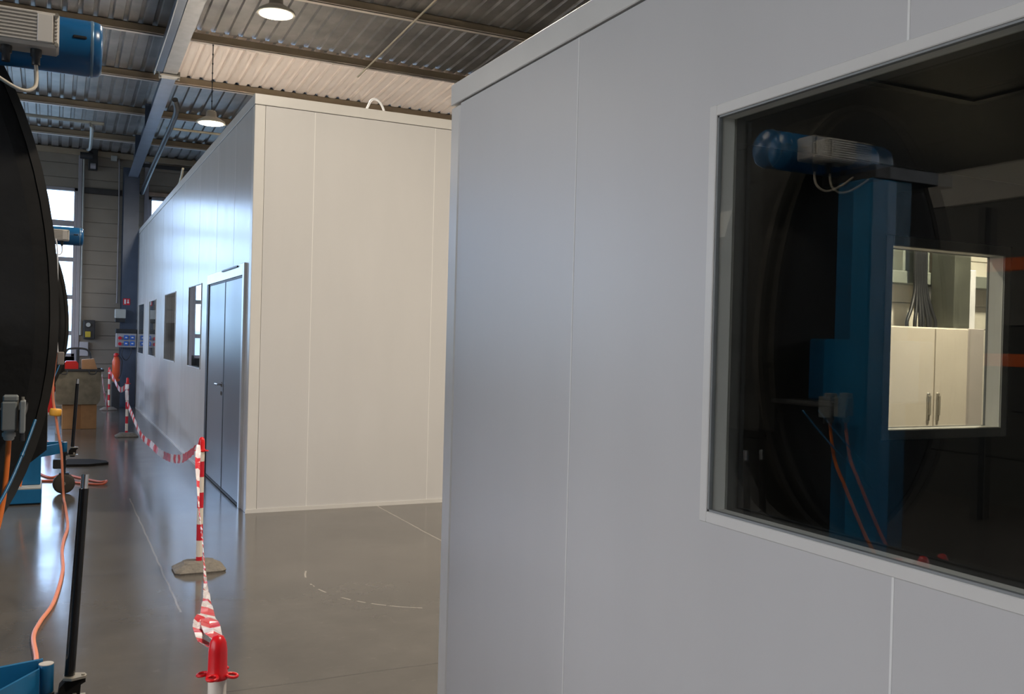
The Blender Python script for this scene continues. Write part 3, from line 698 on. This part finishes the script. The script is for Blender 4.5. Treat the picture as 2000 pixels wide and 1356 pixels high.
def tape(label, pts, widths=None, twist=None, seg=0.10, w=0.07, name='barrier_tape', sub=10):
    P = spline(pts, sub); n = len(P); m = MB(); vs = []; D = [0]
    for i in range(1, n): D.append(D[-1] + (P[i]-P[i-1]).length)
    for i, p in enumerate(P):
        t = i/(n-1); k = t*(len(pts)-1); a = min(int(k), len(pts)-2); fr = k-a
        ww = w if widths is None else widths[a]*(1-fr) + widths[a+1]*fr
        tw = 0 if twist is None else twist[a]*(1-fr) + twist[a+1]*fr
        d = (P[min(i+1, n-1)] - P[max(i-1, 0)]).normalized()
        side = d.cross(Vector((0, 0, 1)));
        side = side.normalized() if side.length > 1e-4 else Vector((1, 0, 0))
        upv = side.cross(d).normalized(); e = upv*math.cos(tw) + side*math.sin(tw)
        wig = Vector((0, 0, 0.004*math.sin(D[i]*23)))
        nn = e.cross(d).normalized()*0.006*math.sin(D[i]*37)
        vs += [p - e*ww/2 + wig, p + nn, p + e*ww/2 + wig]
    for i in range(n-1):
        mi = int(D[i]/seg) % 2
        m.add([vs[3*i], vs[3*i+1], vs[3*i+4], vs[3*i+3]], [(0,1,2,3)], mi, False)
        m.add([vs[3*i+1], vs[3*i+2], vs[3*i+5], vs[3*i+4]], [(0,1,2,3)], 1-mi if (i % 7 < 0) else mi, False)
    o = m.build(name, [TAPEW, TAPER])
    md = o.modifiers.new('thickness', 'SOLIDIFY'); md.thickness = 0.0006
    return tag(o, label, 'tape')
tape('striped tape drooping from the mid aisle post to the nearest red cap',
     [(0.890, 6.545, 0.85), (0.882, 6.50, 0.80), (0.867, 6.40, 0.72), (0.847, 6.2, 0.60), (0.801, 5.8, 0.535), (0.705, 5.0, 0.575), (0.589, 4.1, 0.65), (0.495, 3.4, 0.739), (0.436, 2.95, 0.790), (0.395, 2.65, 0.828), (0.376, 2.47, 0.850), (0.364, 2.32, 0.870), (0.358, 2.235, 0.875)],
     widths=[.02, .035, .032, .022, .014, .012, .012, .016, .026, .042, .048, .040, .026], twist=[1.2, 1.3, 1.2, .8, .4, .3, .4, .7, 1.1, 1.3, 1.45, 1.3, 1.1])
tape('crumpled fold of striped tape knotted behind the nearest red cap',
     [(0.385, 2.62, 0.838), (0.366, 2.56, 0.846), (0.347, 2.50, 0.852), (0.343, 2.42, 0.848), (0.345, 2.33, 0.852), (0.348, 2.245, 0.862)],
     widths=[.008, .030, .020, .034, .040, .028], twist=[1.2, 1.1, 1.4, .9, 1.3, 1.1], seg=0.05)
tape('long striped tape sagging from the mid aisle post to the post behind it',
     [(0.90, 6.60, 0.835), (0.925, 7.6, 0.63), (0.935, 8.5, 0.515), (0.95, 9.6, 0.43), (0.965, 10.7, 0.39), (0.98, 12.2, 0.345), (1.0, 14.1, 0.46), (1.024, 15.26, 0.52)], w=0.07, seg=0.06,
     twist=[0.3, 0.1, 0.0, 0.1, 0.2, 0.0, 0.2, 0.1])
tape('pale tape sagging between the two farthest barrier posts',
     [(1.024, 15.31, 0.80), (1.03, 16.4, 0.66), (1.04, 17.6, 0.60), (1.045, 19.4, 0.70), (1.030, 20.47, 0.79)], w=0.09, seg=0.5)
tape('pale striped tape slanting from the metal bin down to the farthest post base',
     [(0.73, 16.9, 0.88), (0.80, 18.0, 0.66), (0.90, 19.4, 0.34), (1.00, 20.34, 0.09)], widths=[.07, .12, .17, .2], seg=0.35)
tape('short tape end hanging down the front of the second farthest barrier post',
     [(1.018, 15.26, 0.80), (1.012, 15.25, 0.72), (1.016, 15.255, 0.62), (1.02, 15.26, 0.56)], w=0.05, seg=0.3, twist=[1.57, 1.5, 1.3, 1.4])

# ------------------------------------------------------------------ drum machine (built once, copied once)
mc = thing('drum_machine', 'black drum machine with blue motor cropped by the left edge, nearest', 'machine', (-0.6, 3.2, 0), 'black drum machines along the left side')
def oval(s=1.0, dx=0.0, n=72):
    out = []
    for i in range(n):
        t = 2*PI*i/n; b = 1.21 if math.sin(t) > 0 else 0.98
        out.append((-0.63 + (0.645*s + dx)*math.cos(t), 1.62 + (b*s + dx)*math.sin(t)))
    return out
def oval_body(rings):
    m = MB(); n = 72; vs = []
    for (y, s, dx) in rings: vs += [(p[0], y, p[1]) for p in oval(s, dx, n)]
    k = len(rings)
    m.add(vs, [(i*n+j, i*n+(j+1) % n, (i+1)*n+(j+1) % n, (i+1)*n+j) for i in range(k-1) for j in range(n)], 0, True)
    m.add(vs[:n], [tuple(range(n-1, -1, -1))]); m.add(vs[-n:], [tuple(range(n))]); return m
drum = oval_body([(3.43, 1.0, -0.07), (3.44, 1.0, -0.03), (3.46, 1.0, -0.008), (3.80, 1.0, -0.008), (3.82, 1.0, -0.03), (3.83, 1.0, -0.07)]).build('drum', BLACKF, mc)
m = MB(); n = 72
vs = []
for (y, s, dx) in ((3.437, 1.0, -0.026), (3.437, 1.0, 0), (3.475, 1.0, 0), (3.475, 1.0, -0.026)): vs += [(p[0], y, p[1]) for p in oval(s, dx, n)]
m.add(vs, [(((i % 4)*n)+j, ((i % 4)*n)+(j+1) % n, (((i+1) % 4)*n)+(j+1) % n, (((i+1) % 4)*n)+j) for i in range(4) for j in range(n)], 0, False)
m.build('rim', RIMM, drum)
m = MB(); m.prism([(-0.30, 1.60), (-0.014, 1.50), (-0.013, 1.20), (-0.06, 1.16), (-0.30, 1.16)], 'y', 3.45, 3.78); m.build('side_guard', BLACKF, mc)
m = MB(); m.box((-0.36, 2.98, 0.158), (-0.20, 3.18, 2.36), bev=0.008); m.build('post', BLUE, mc)
m = MB(); m.box((-0.80, 2.83, 0.012), (-0.19, 3.34, 0.14), bev=0.006); ft = m.build('foot', BLUE, mc)
MB().box((-0.80, 2.832, 0.14), (-0.192, 3.338, 0.158), bev=0.004).build('foot_plate', PLUGW, ft)
MB().box((-0.80, 2.84, 0.0), (-0.20, 3.33, 0.012)).build('foot_pad', RUBBERK, ft)
m = MB(); m.box((-0.75, 3.16, 1.35), (-0.30, 3.44, 1.65), bev=0.01); m.build('hub_bracket', BLUE, mc)
m = MB(); m.box((-0.62, 2.98, 2.36), (-0.22, 3.30, 2.42), bev=0.004); m.build('motor_shelf', DARKM, mc)
# motor
m = MB(); m.lathe((-0.52, 3.315, 2.507), (1, 0, 0), [(0.05, 0), (0.083, 0.005), (0.087, 0.02), (0.087, 0.52), (0.087, 0.615), (0.084, 0.632), (0.076, 0.641), (0.0, 0.645)], 40)
mt = m.build('motor', BLUED, mc)
m = MB(); m.box((0.035, 3.2245, 2.512), (0.075, 3.236, 2.522), bev=0.003); m.build('vent_slot', BLACKSEAL, mt)
m = MB(); m.lathe((-0.52, 3.315, 2.507), (1, 0, 0), [(0.0865, 0.606), (0.0885, 0.608), (0.0885, 0.614), (0.0865, 0.616)], 40); m.build('cowl_highlight_ring', mat('cowl_highlight', (0.15, 0.25, 0.36), 0.3, metal=0.3, noise=0.05), mt)  # pale ring paints the highlight along the motor's end edge
m = MB(); m.box((-0.262, 3.135, 2.447), (-0.003, 3.24, 2.552), bev=0.007)
tb = m.build('terminal_box', GREYBOX, mt)
m = MB()
for k in range(9): m.box((-0.262, 3.129, 2.458 + k*0.0104), (-0.062, 3.138, 2.4632 + k*0.0104), bev=0.001)
for k in range(8): m.box((-0.016, 3.130, 2.462 + k*0.0104), (-0.008, 3.138, 2.4672 + k*0.0104), bev=0.001)
m.build('cooling_rib', GREYBOX, tb)
m = MB(); m.box((-0.062, 3.126, 2.458), (-0.020, 3.136, 2.542), bev=0.002)
m.build('cover_plate', GREYBOX2, tb)
m = MB()
for z in (2.455, 2.544): m.cyl((-0.010, 3.140, z), (-0.010, 3.125, z), 0.0055, 10)
m.build('cover_screw', ZINC, tb)
for x in (-0.145, -0.065): MB().lathe((x, 3.185, 2.447), (0, 0, -1), [(0.016, 0), (0.016, 0.021), (0.012, 0.022), (0.012, 0.047)], 14).build('cable_gland', DARKM, tb)
MB().tube([(-0.065, 3.185, 2.405), (-0.062, 3.18, 2.36), (-0.068, 3.16, 2.325), (-0.10, 3.14, 2.31), (-0.16, 3.12, 2.335), (-0.26, 3.10, 2.40), (-0.36, 3.05, 2.42)], 0.0055, 8).build('motor_cable', mat('pale_cable', (0.55, 0.50, 0.42), 0.45, noise=0.04), mt)
# two plug connectors
def plug(x0, x1, y, zt, cable_pts, cw):
    m = MB(); m.box((x0, y, 1.302), (x1, y+0.055, zt-0.018), bev=0.004); pl = m.build('plug_housing', PLUGG, mc)
    m = MB(); m.box((x0+0.003, y+0.003, zt-0.018), (x1+0.003, y+0.05, zt), bev=0.004); m.build('plug_lid', PLUGG, pl)
    m = MB(); m.box((x1, y+0.02, 1.30), (x1+0.004, y+0.03, zt-0.01)); m.build('locking_lever', ZINC, pl)
    c = (x0+x1)/2
    g = MB(); g.lathe((c, y+0.028, 1.302), (0, 0, -1), [(0.013, 0), (0.0135, 0.006), (0.018, 0.008), (0.018, 0.018), (0.0145, 0.021), (0.0145, 0.026), (0.011, 0.03)], 12); g.build('gland_nut', PLUGW, pl)
    MB().tube([(c, y+0.028, 1.275)] + cable_pts, cw, 12).build('plug_cable', ORANGE, pl)
plug(-0.132, -0.092, 3.07, 1.405, [(-0.115, 3.09, 1.20), (-0.122, 3.07, 1.10), (-0.14, 3.03, 1.0), (-0.20, 2.97, 0.80), (-0.30, 2.90, 0.55), (-0.36, 2.83, 0.17)], 0.0075)
m = MB(); m.box((-0.084, 3.06, 1.295), (-0.070, 3.13, 1.390), bev=0.003); pl2 = m.build('plug_housing', PLUGG, mc)
MB().cyl((-0.077, 3.09, 1.39), (-0.077, 3.09, 1.40), 0.004, 8).build('lid_screw', ZINC, pl2)
MB().cyl((-0.077, 3.095, 1.295), (-0.077, 3.095, 1.27), 0.007, 10).build('gland_nut', DARKM, pl2)
MB().box((-0.14, 3.10, 1.34), (-0.07, 3.44, 1.36), bev=0.002).build('plug_bracket', DARKM, mc)
m = MB(); m.tube([(-0.045, 3.20, 1.322), (-0.075, 3.12, 1.23), (-0.12, 3.02, 1.12), (-0.19, 2.92, 1.0)], 0.0045, 8)
m.tube([(-0.075, 3.12, 1.231), (-0.078, 3.112, 1.222)], 0.006, 8, 0, 1)
m.build('tie_rod', BLUE, mc)
# outrigger: two arms meeting in a sleeve with a caster below
m = MB(); SXc, SYc = 0.0, 3.40
m.add([(-0.02, 3.37, 0.40), (-0.02, 3.37, 0.497), (-0.20, 3.10, 0.497), (-0.20, 3.10, 0.40), (-0.02, 3.385, 0.40), (-0.02, 3.385, 0.497), (-0.20, 3.115, 0.497), (-0.20, 3.115, 0.40)],
      [(0,1,2,3),(7,6,5,4),(0,4,5,1),(1,5,6,2),(2,6,7,3),(3,7,4,0)])
m.build('outrigger_arm', BLUE, mc)
m = MB(); m.add([(-0.01, 3.42, 0.44), (-0.01, 3.42, 0.512), (-0.42, 3.30, 0.512), (-0.42, 3.30, 0.44), (-0.01, 3.435, 0.44), (-0.01, 3.435, 0.512), (-0.42, 3.315, 0.512), (-0.42, 3.315, 0.44)],
      [(0,1,2,3),(7,6,5,4),(0,4,5,1),(1,5,6,2),(2,6,7,3),(3,7,4,0)])
m.build('outrigger_arm', BLUE, mc)
m = MB(); m.lathe((SXc, SYc, 0.41), (0, 0, 1), [(0.021, 0), (0.0235, 0.003), (0.0235, 0.088), (0.0225, 0.092)], 28); sl = m.build('sleeve', BLUE, mc)
MB().cyl((SXc, SYc, 0.502), (SXc, SYc, 0.5045), 0.0225, 28).build('sleeve_cap', GREYBOX2, sl)
m = MB(); m.lathe((SXc, SYc, 0.20), (0, 0, 1), [(0.014, 0), (0.014, 0.19), (0.026, 0.192), (0.026, 0.21)], 18); m.build('caster_stem', DARKM, mc)
m = MB(); m.box((SXc-0.045, SYc-0.02, 0.19), (SXc+0.045, SYc+0.05, 0.205)); 
m.box((SXc-0.10, SYc+0.03, 0.24), (SXc+0.02, SYc+0.10, 0.33), bev=0.008)
m.build('caster_fork', DARKM, mc)
wh = MB(); wh.lathe((SXc, SYc-0.022, 0.10), (0, 1, 0), [(0.02, -0.002), (0.075, 0), (0.094, 0.004), (0.10, 0.014), (0.10, 0.034), (0.094, 0.044), (0.075, 0.048), (0.02, 0.05)], 32)
cw = wh.build('caster_wheel', TYRE, mc)
MB().cyl((SXc, SYc-0.03, 0.10), (SXc, SYc+0.035, 0.10), 0.018, 14).build('axle', ZINC, cw)
# black lever pole on a steel clamp
m = MB(); m.cone((0.070, 3.40, 0.455), (0.101, 3.40, 1.075), 0.0165, 0.0155, 24); pole = m.build('lever_pole', POLEB, mc)
m = MB(); m.cone((0.1005, 3.40, 1.065), (0.1035, 3.40, 1.122), 0.0115, 0.0115, 24); m.build('pole_end', CHROME, pole, label='chrome tube end')
m = MB(); m.prism([(0.050, 3.375), (0.075, 3.36), (0.118, 3.375), (0.122, 3.39), (0.116, 3.41), (0.075, 3.425), (0.052, 3.41)], 'z', 0.448, 0.456); cl = m.build('clamp_plate', ZINC, mc)
MB().cyl((0.111, 3.388, 0.456), (0.111, 3.388, 0.460), 0.006, 6).build('clamp_bolt', ZINC, cl)
m = MB(); m.prism([(0.036, 0.400), (0.040, 0.425), (0.056, 0.442), (0.118, 0.446), (0.118, 0.436), (0.104, 0.428), (0.102, 0.395), (0.09, 0.36), (0.05, 0.36)], 'y', 3.375, 3.425); m.build('clamp_jaw', RUBBERK, mc)
m = MB(); m.cyl((0.085, 3.365, 0.395), (0.085, 3.372, 0.395), 0.010, 6); m.box((0.03, 3.37, 0.375), (0.12, 3.43, 0.381)); m.build('clamp_foot', ZINC, mc)
m = MB(); m.box((0.0, 3.385, 0.372), (0.06, 3.415, 0.40), bev=0.003); m.build('clamp_link', DARKM, mc)
m2 = copy_tree(mc); m2.location = (-0.6 + 0.118, 3.2 + 6.68, 0)
m2['label'] = 'second black drum machine farther down the aisle behind the first'
drum_blocker = copy_tree(mc); drum_blocker.location = (-0.6 - 0.25, 3.2 + 12.4, 0)  # near-unseen copy added to block window reflections on the far cabin wall
drum_blocker['label'] = 'added third black drum machine, almost unseen, blocking window reflections on the tall cabin'

# pendant control cable between the machines, running along the floor
pc = thing('pendant_cable', 'orange cable hanging by the second drum and snaking along the floor', 'cable', (0.05, 9.3, 0))
MB().tube([(0.00, 9.60, 2.44), (0.017, 9.6, 2.30), (0.026, 9.6, 1.81), (0.03, 9.6, 1.52), (0.038, 9.6, 1.39)], 0.006, 8).build('wire', WHITEP, pc)
MB().box((0.035, 9.57, 1.275), (0.092, 9.63, 1.395), bev=0.008).build('connector_box', mat('taupe_box', (0.22, 0.19, 0.17), 0.5, noise=0.05), pc)
MB().tube([(0.03, 9.6, 1.385), (0.015, 9.6, 1.25), (0.003, 9.6, 1.10), (0.008, 9.6, 0.95), (0.028, 9.6, 0.83), (0.055, 9.6, 0.65), (0.085, 9.6, 0.48), (0.10, 9.6, 0.25), (0.112, 9.65, 0.06), (0.118, 9.55, 0.014), (0.124, 9.327, 0.013), (0.133, 8.35, 0.013), (0.10, 7.8, 0.013), (0.085, 7.4, 0.013), (0.084, 6.775, 0.013), (0.032, 6.03, 0.013), (-0.035, 5.636, 0.013), (-0.062, 5.367, 0.013), (-0.044, 4.953, 0.013), (-0.10, 4.70, 0.013), (-0.35, 4.55, 0.013)], 0.0115, 10, 0, 7).build('orange_lead', SALMON, pc)
m = MB(); m.lathe((0.03, 9.6, 0.835), (0.1, 0, 1), [(0.014, -0.035), (0.045, -0.033), (0.052, -0.02), (0.052, 0.02), (0.045, 0.033), (0.014, 0.035)], 20); m.build('clip_ring', YELLOW, pc, label='yellow clip ring')
tag(MB().tube([(-0.35, 12.6, 0.01), (-0.03, 11.2, 0.01), (0.12, 11.35, 0.01), (0.32, 10.95, 0.012), (0.47, 10.66, 0.015), (0.53, 10.60, 0.03), (0.47, 10.48, 0.015), (0.30, 10.62, 0.012), (0.10, 10.85, 0.01), (-0.3, 11.0, 0.01)], 0.012, 8, 0, 7).build('floor_cable', mat('dark_orange_cable', (0.55, 0.11, 0.05), 0.5, noise=0.1)), 'looped orange-red cable lying on the floor behind the caster wheel', 'cable')
tag(MB().tube([(-0.05, 14.8, 0.012), (0.05, 14.0, 0.012), (0.16, 13.9, 0.012), (0.05, 13.5, 0.012), (-0.1, 13.4, 0.012)], 0.010, 8, 0, 6).build('floor_cable', SALMON), 'thin orange cable curl on the floor beside the cardboard box', 'cable')
m = MB(); m.prism([(0.05, 12.2), (0.12, 12.05), (0.40, 12.0), (0.62, 12.12), (0.60, 12.3), (0.45, 12.5), (0.2, 12.55), (0.08, 12.4)], 'z', 0.0, 0.028)
tag(m.build('rubber_mat', RUBBERK), 'black rubber mat lying on the floor behind the second lever pole', 'mat')

# ------------------------------------------------------------------ clutter at the end of the aisle
bx = thing('cardboard_box', 'brown cardboard box on the floor under the metal bin', 'box', (0.4, 16.75, 0))
MB().box((0.145, 16.60, 0.0), (0.655, 17.05, 0.40), bev=0.006).build('carton', CARD, bx)
m = MB(); m.box((0.36, 16.596, 0.0), (0.42, 16.602, 0.40)); m.box((0.36, 16.60, 0.40), (0.42, 17.05, 0.402)); m.build('packing_tape', mat('brown_tape', (0.30, 0.14, 0.05), 0.35, noise=0.05), bx)
bn = thing('metal_bin', 'worn grey-brown metal bin resting on the cardboard box', 'bin', (0.38, 16.8, 0.40))
m = MB()
m.prism([(0.075, 0.402), (0.66, 0.402), (0.70, 0.46), (0.71, 0.95), (0.04, 0.95), (0.045, 0.46)], 'y', 16.55, 17.10); m.build('bin_body', BINM, bn)
m = MB(); m.box((0.02, 16.53, 0.935), (0.74, 16.56, 0.975), bev=0.006); m.box((0.02, 17.09, 0.935), (0.74, 17.12, 0.975), bev=0.006); m.box((0.01, 16.56, 0.935), (0.04, 17.09, 0.975), bev=0.006); m.box((0.72, 16.56, 0.935), (0.75, 17.09, 0.975), bev=0.006)
m.build('bin_rim', DARKM, bn)
m = MB()
for x in (0.16, 0.58): m.tube([(x-0.05, 16.53, 0.95), (x-0.04, 16.51, 0.90), (x+0.04, 16.51, 0.90), (x+0.05, 16.53, 0.95)], 0.008, 8)
m.build('bin_handle', DARKM, bn)
m = MB(); m.prism([(0.09, 0.951), (0.37, 0.951), (0.37, 1.06), (0.34, 1.10), (0.19, 1.10)], 'y', 16.62, 16.85)
tag(m.build('toolbox', REDB), 'red wedge-shaped toolbox sitting on top of the metal bin', 'toolbox')
m = MB(); m.prism([(0.42, 0.951), (0.66, 0.951), (0.60, 1.14), (0.42, 1.12)], 'y', 16.66, 16.90)
tag(m.build('cardboard_piece', mat('tan_card', (0.48, 0.27, 0.14), 0.75, noise=0.1)), 'tan piece of cardboard standing on the right of the bin top', 'cardboard')
# loop handled hand truck behind the bin
ht = thing('hand_truck', 'hand truck with dark loop handle behind the metal bin', 'hand truck', (0.37, 17.6, 0))
MB().tube([(0.22, 17.6, 0.30), (0.21, 17.6, 0.9), (0.16, 17.6, 1.08), (0.20, 17.6, 1.24), (0.28, 17.6, 1.285), (0.46, 17.6, 1.285), (0.55, 17.6, 1.24), (0.58, 17.6, 1.10), (0.53, 17.6, 0.9), (0.52, 17.6, 0.30)], 0.018, 10).build('loop_handle', DARKM, ht)
m = MB(); m.cyl((0.375, 17.6, 0.12), (0.375, 17.6, 1.27), 0.03, 14); m.box((0.20, 17.57, 0.30), (0.54, 17.63, 0.34)); m.box((0.20, 17.30, 0.02), (0.54, 17.63, 0.035)); m.box((0.21, 17.58, 0.02), (0.53, 17.62, 0.30)); m.build('truck_frame', DARKM, ht)
for x in (0.16, 0.58): MB().cyl((x-0.02, 17.68, 0.10), (x+0.02, 17.68, 0.10), 0.10, 22).build('truck_wheel', RUBBERK, ht)
m = MB(); m.prism([(-0.10, 0.33), (0.0, 0.33), (0.035, 0.72), (-0.06, 0.80)], 'y', 15.9, 15.93)
tag(m.build('red_panel', REDB), 'slanted red panel just behind the edge of the black drum', 'panel')
m = MB(); m.box((-0.12, 15.85, 0.30), (0.11, 16.2, 0.33)); m.box((-0.10, 15.88, 0.0), (-0.06, 16.17, 0.30)); m.box((0.05, 15.88, 0.0), (0.10, 16.17, 0.30), bev=0.003)
tag(m.build('low_stand', mat('pale_stand', (0.45, 0.44, 0.47), 0.5, noise=0.1)), 'low pale stand holding the slanted red panel', 'stand')

# cables on the tall cabin roof
tag(MB().tube([(2.66, 8.85, FT-0.03), (2.70, 8.8, 3.85), (2.735, 8.8, 3.915), (2.785, 8.8, 3.93), (2.84, 8.8, 3.88), (2.87, 8.8, 3.80), (2.88, 8.85, FT-0.03)], 0.012, 8).build('cable_loop', WHITEP), 'white cable loop arching over the front edge of the tall cabin roof', 'cable')
tag(MB().tube([(1.85, 18.4, FT-0.03), (1.88, 18.0, 4.10), (1.92, 17.2, 4.22), (1.90, 16.6, 4.37)], 0.02, 8).build('roof_cable', mat('cream_cable', (0.62, 0.58, 0.45), 0.45, noise=0.05)), 'pale cable sticking up from the tall cabin roof before the wall window', 'cable')

# ------------------------------------------------------------------ seen through the near cabin: plank wall, cabinet, cables
clad_wall('wall_inner', 'y', 7.60, 0.15, 5.5, X1, 0, 6.1, [], CLADP, 0.27)
eb = thing('electrical_cabinet', 'cream electrical cabinet with handles seen through the near cabin windows', 'cabinet', (8.3, 7.2, 0))
MB().box((7.55, 7.02, 0.03), (9.06, 7.45, 1.865), bev=0.006).build('cabinet_body', CABINET, eb)
for (a, b, hx) in ((7.565, 8.522, 8.44), (8.538, 9.045, 8.585)):
    d = MB().box((a, 7.0, 0.06), (b, 7.02, 1.855), bev=0.004).build('door', CABINET, eb)
    m = MB(); m.box((hx-0.022, 6.985, 0.86), (hx+0.022, 7.0, 1.16), bev=0.006); m.box((hx-0.01, 6.965, 0.92), (hx+0.01, 6.985, 1.13), bev=0.004)
    m.build('handle', ZINC, d)
MB().box((9.062, 7.01, 0.03), (9.32, 7.45, 1.868), bev=0.006).build('side_bay', CABINETG, eb, label='darker grey narrow bay')
MB().box((7.56, 7.03, 0.0), (9.31, 7.44, 0.03)).build('plinth', DARKM, eb)
MB().box((5.6, 7.42, 2.36), (X1-0.02, 7.6, 2.50), bev=0.006).build('trim_9', GREENB, kind='structure')
tag(MB().box((8.52, 7.45, 2.50), (8.95, 7.598, 4.2), bev=0.006).build('cable_riser', GREENB), 'grey-green riser plate behind the black cable bundle', 'duct')
for k, (dx, ex) in enumerate(((-0.09, -0.22), (-0.06, -0.10), (-0.03, -0.02), (0.0, 0.03), (0.03, 0.10), (0.06, 0.14), (0.09, 0.22))):
    o = MB().tube([(8.66+dx*0.9, 7.33, 4.1), (8.66+dx*0.9, 7.33, 2.6), (8.66+dx, 7.32, 2.30), (8.63+(dx+ex)/2, 7.28, 2.08), (8.60+ex, 7.25, 1.94), (8.60+ex, 7.25, 1.866)], 0.020, 8).build('power_cable', BLACKSEAL)
    tag(o, 'black power cable entering the cabinet top, %s of the fanned bundle' % ('leftmost', 'second from left', 'third from left', 'middle one', 'third from right', 'second from right', 'rightmost')[k], 'cable', 'power cables fanning into the cabinet top')
tag(MB().box((8.93, 7.10, 1.869), (9.19, 7.41, 4.2), bev=0.006).build('cable_duct', mat('dark_green_duct', (0.07, 0.075, 0.06), 0.5, noise=0.15)), 'wide dark upright duct standing above the cabinet', 'duct')
tag(MB().box((9.215, 7.12, 1.869), (9.305, 7.41, 2.53), bev=0.006).build('cable_trunking', WHITEP), 'short white trunking right of the dark duct above the cabinet', 'duct')
sr = thing('wall_siren', 'round white wall unit left of the dark duct above the cabinet', 'siren', (9.0, 7.5, 2.2))
MB().cyl((9.10, 7.42, 2.26), (9.10, 7.54, 2.26), 0.10, 24).build('siren_body', WHITEP, sr)
MB().box((9.06, 7.54, 2.20), (9.16, 7.598, 2.30), bev=0.004).build('siren_bracket', DARKM, sr)
# orange rack by the left wall, mirrored in the glass
rk = thing('pallet_rack', 'orange beamed pallet rack by the left wall, mirrored in the window', 'rack', (-5.3, 4.0, 0))
for y in (2.0, 6.05):
    for x in (-5.9, -5.0): MB().box((x-0.04, y-0.04, 0), (x+0.04, y+0.04, 3.0), bev=0.005).build('upright', DARKM, rk)
for z in (1.54, 2.44):
    for x in (-5.9, -5.0): MB().box((x-0.025, 2.04, z-0.06), (x+0.025, 6.01, z+0.06), bev=0.005).build('rack_beam', ORANGER, rk)
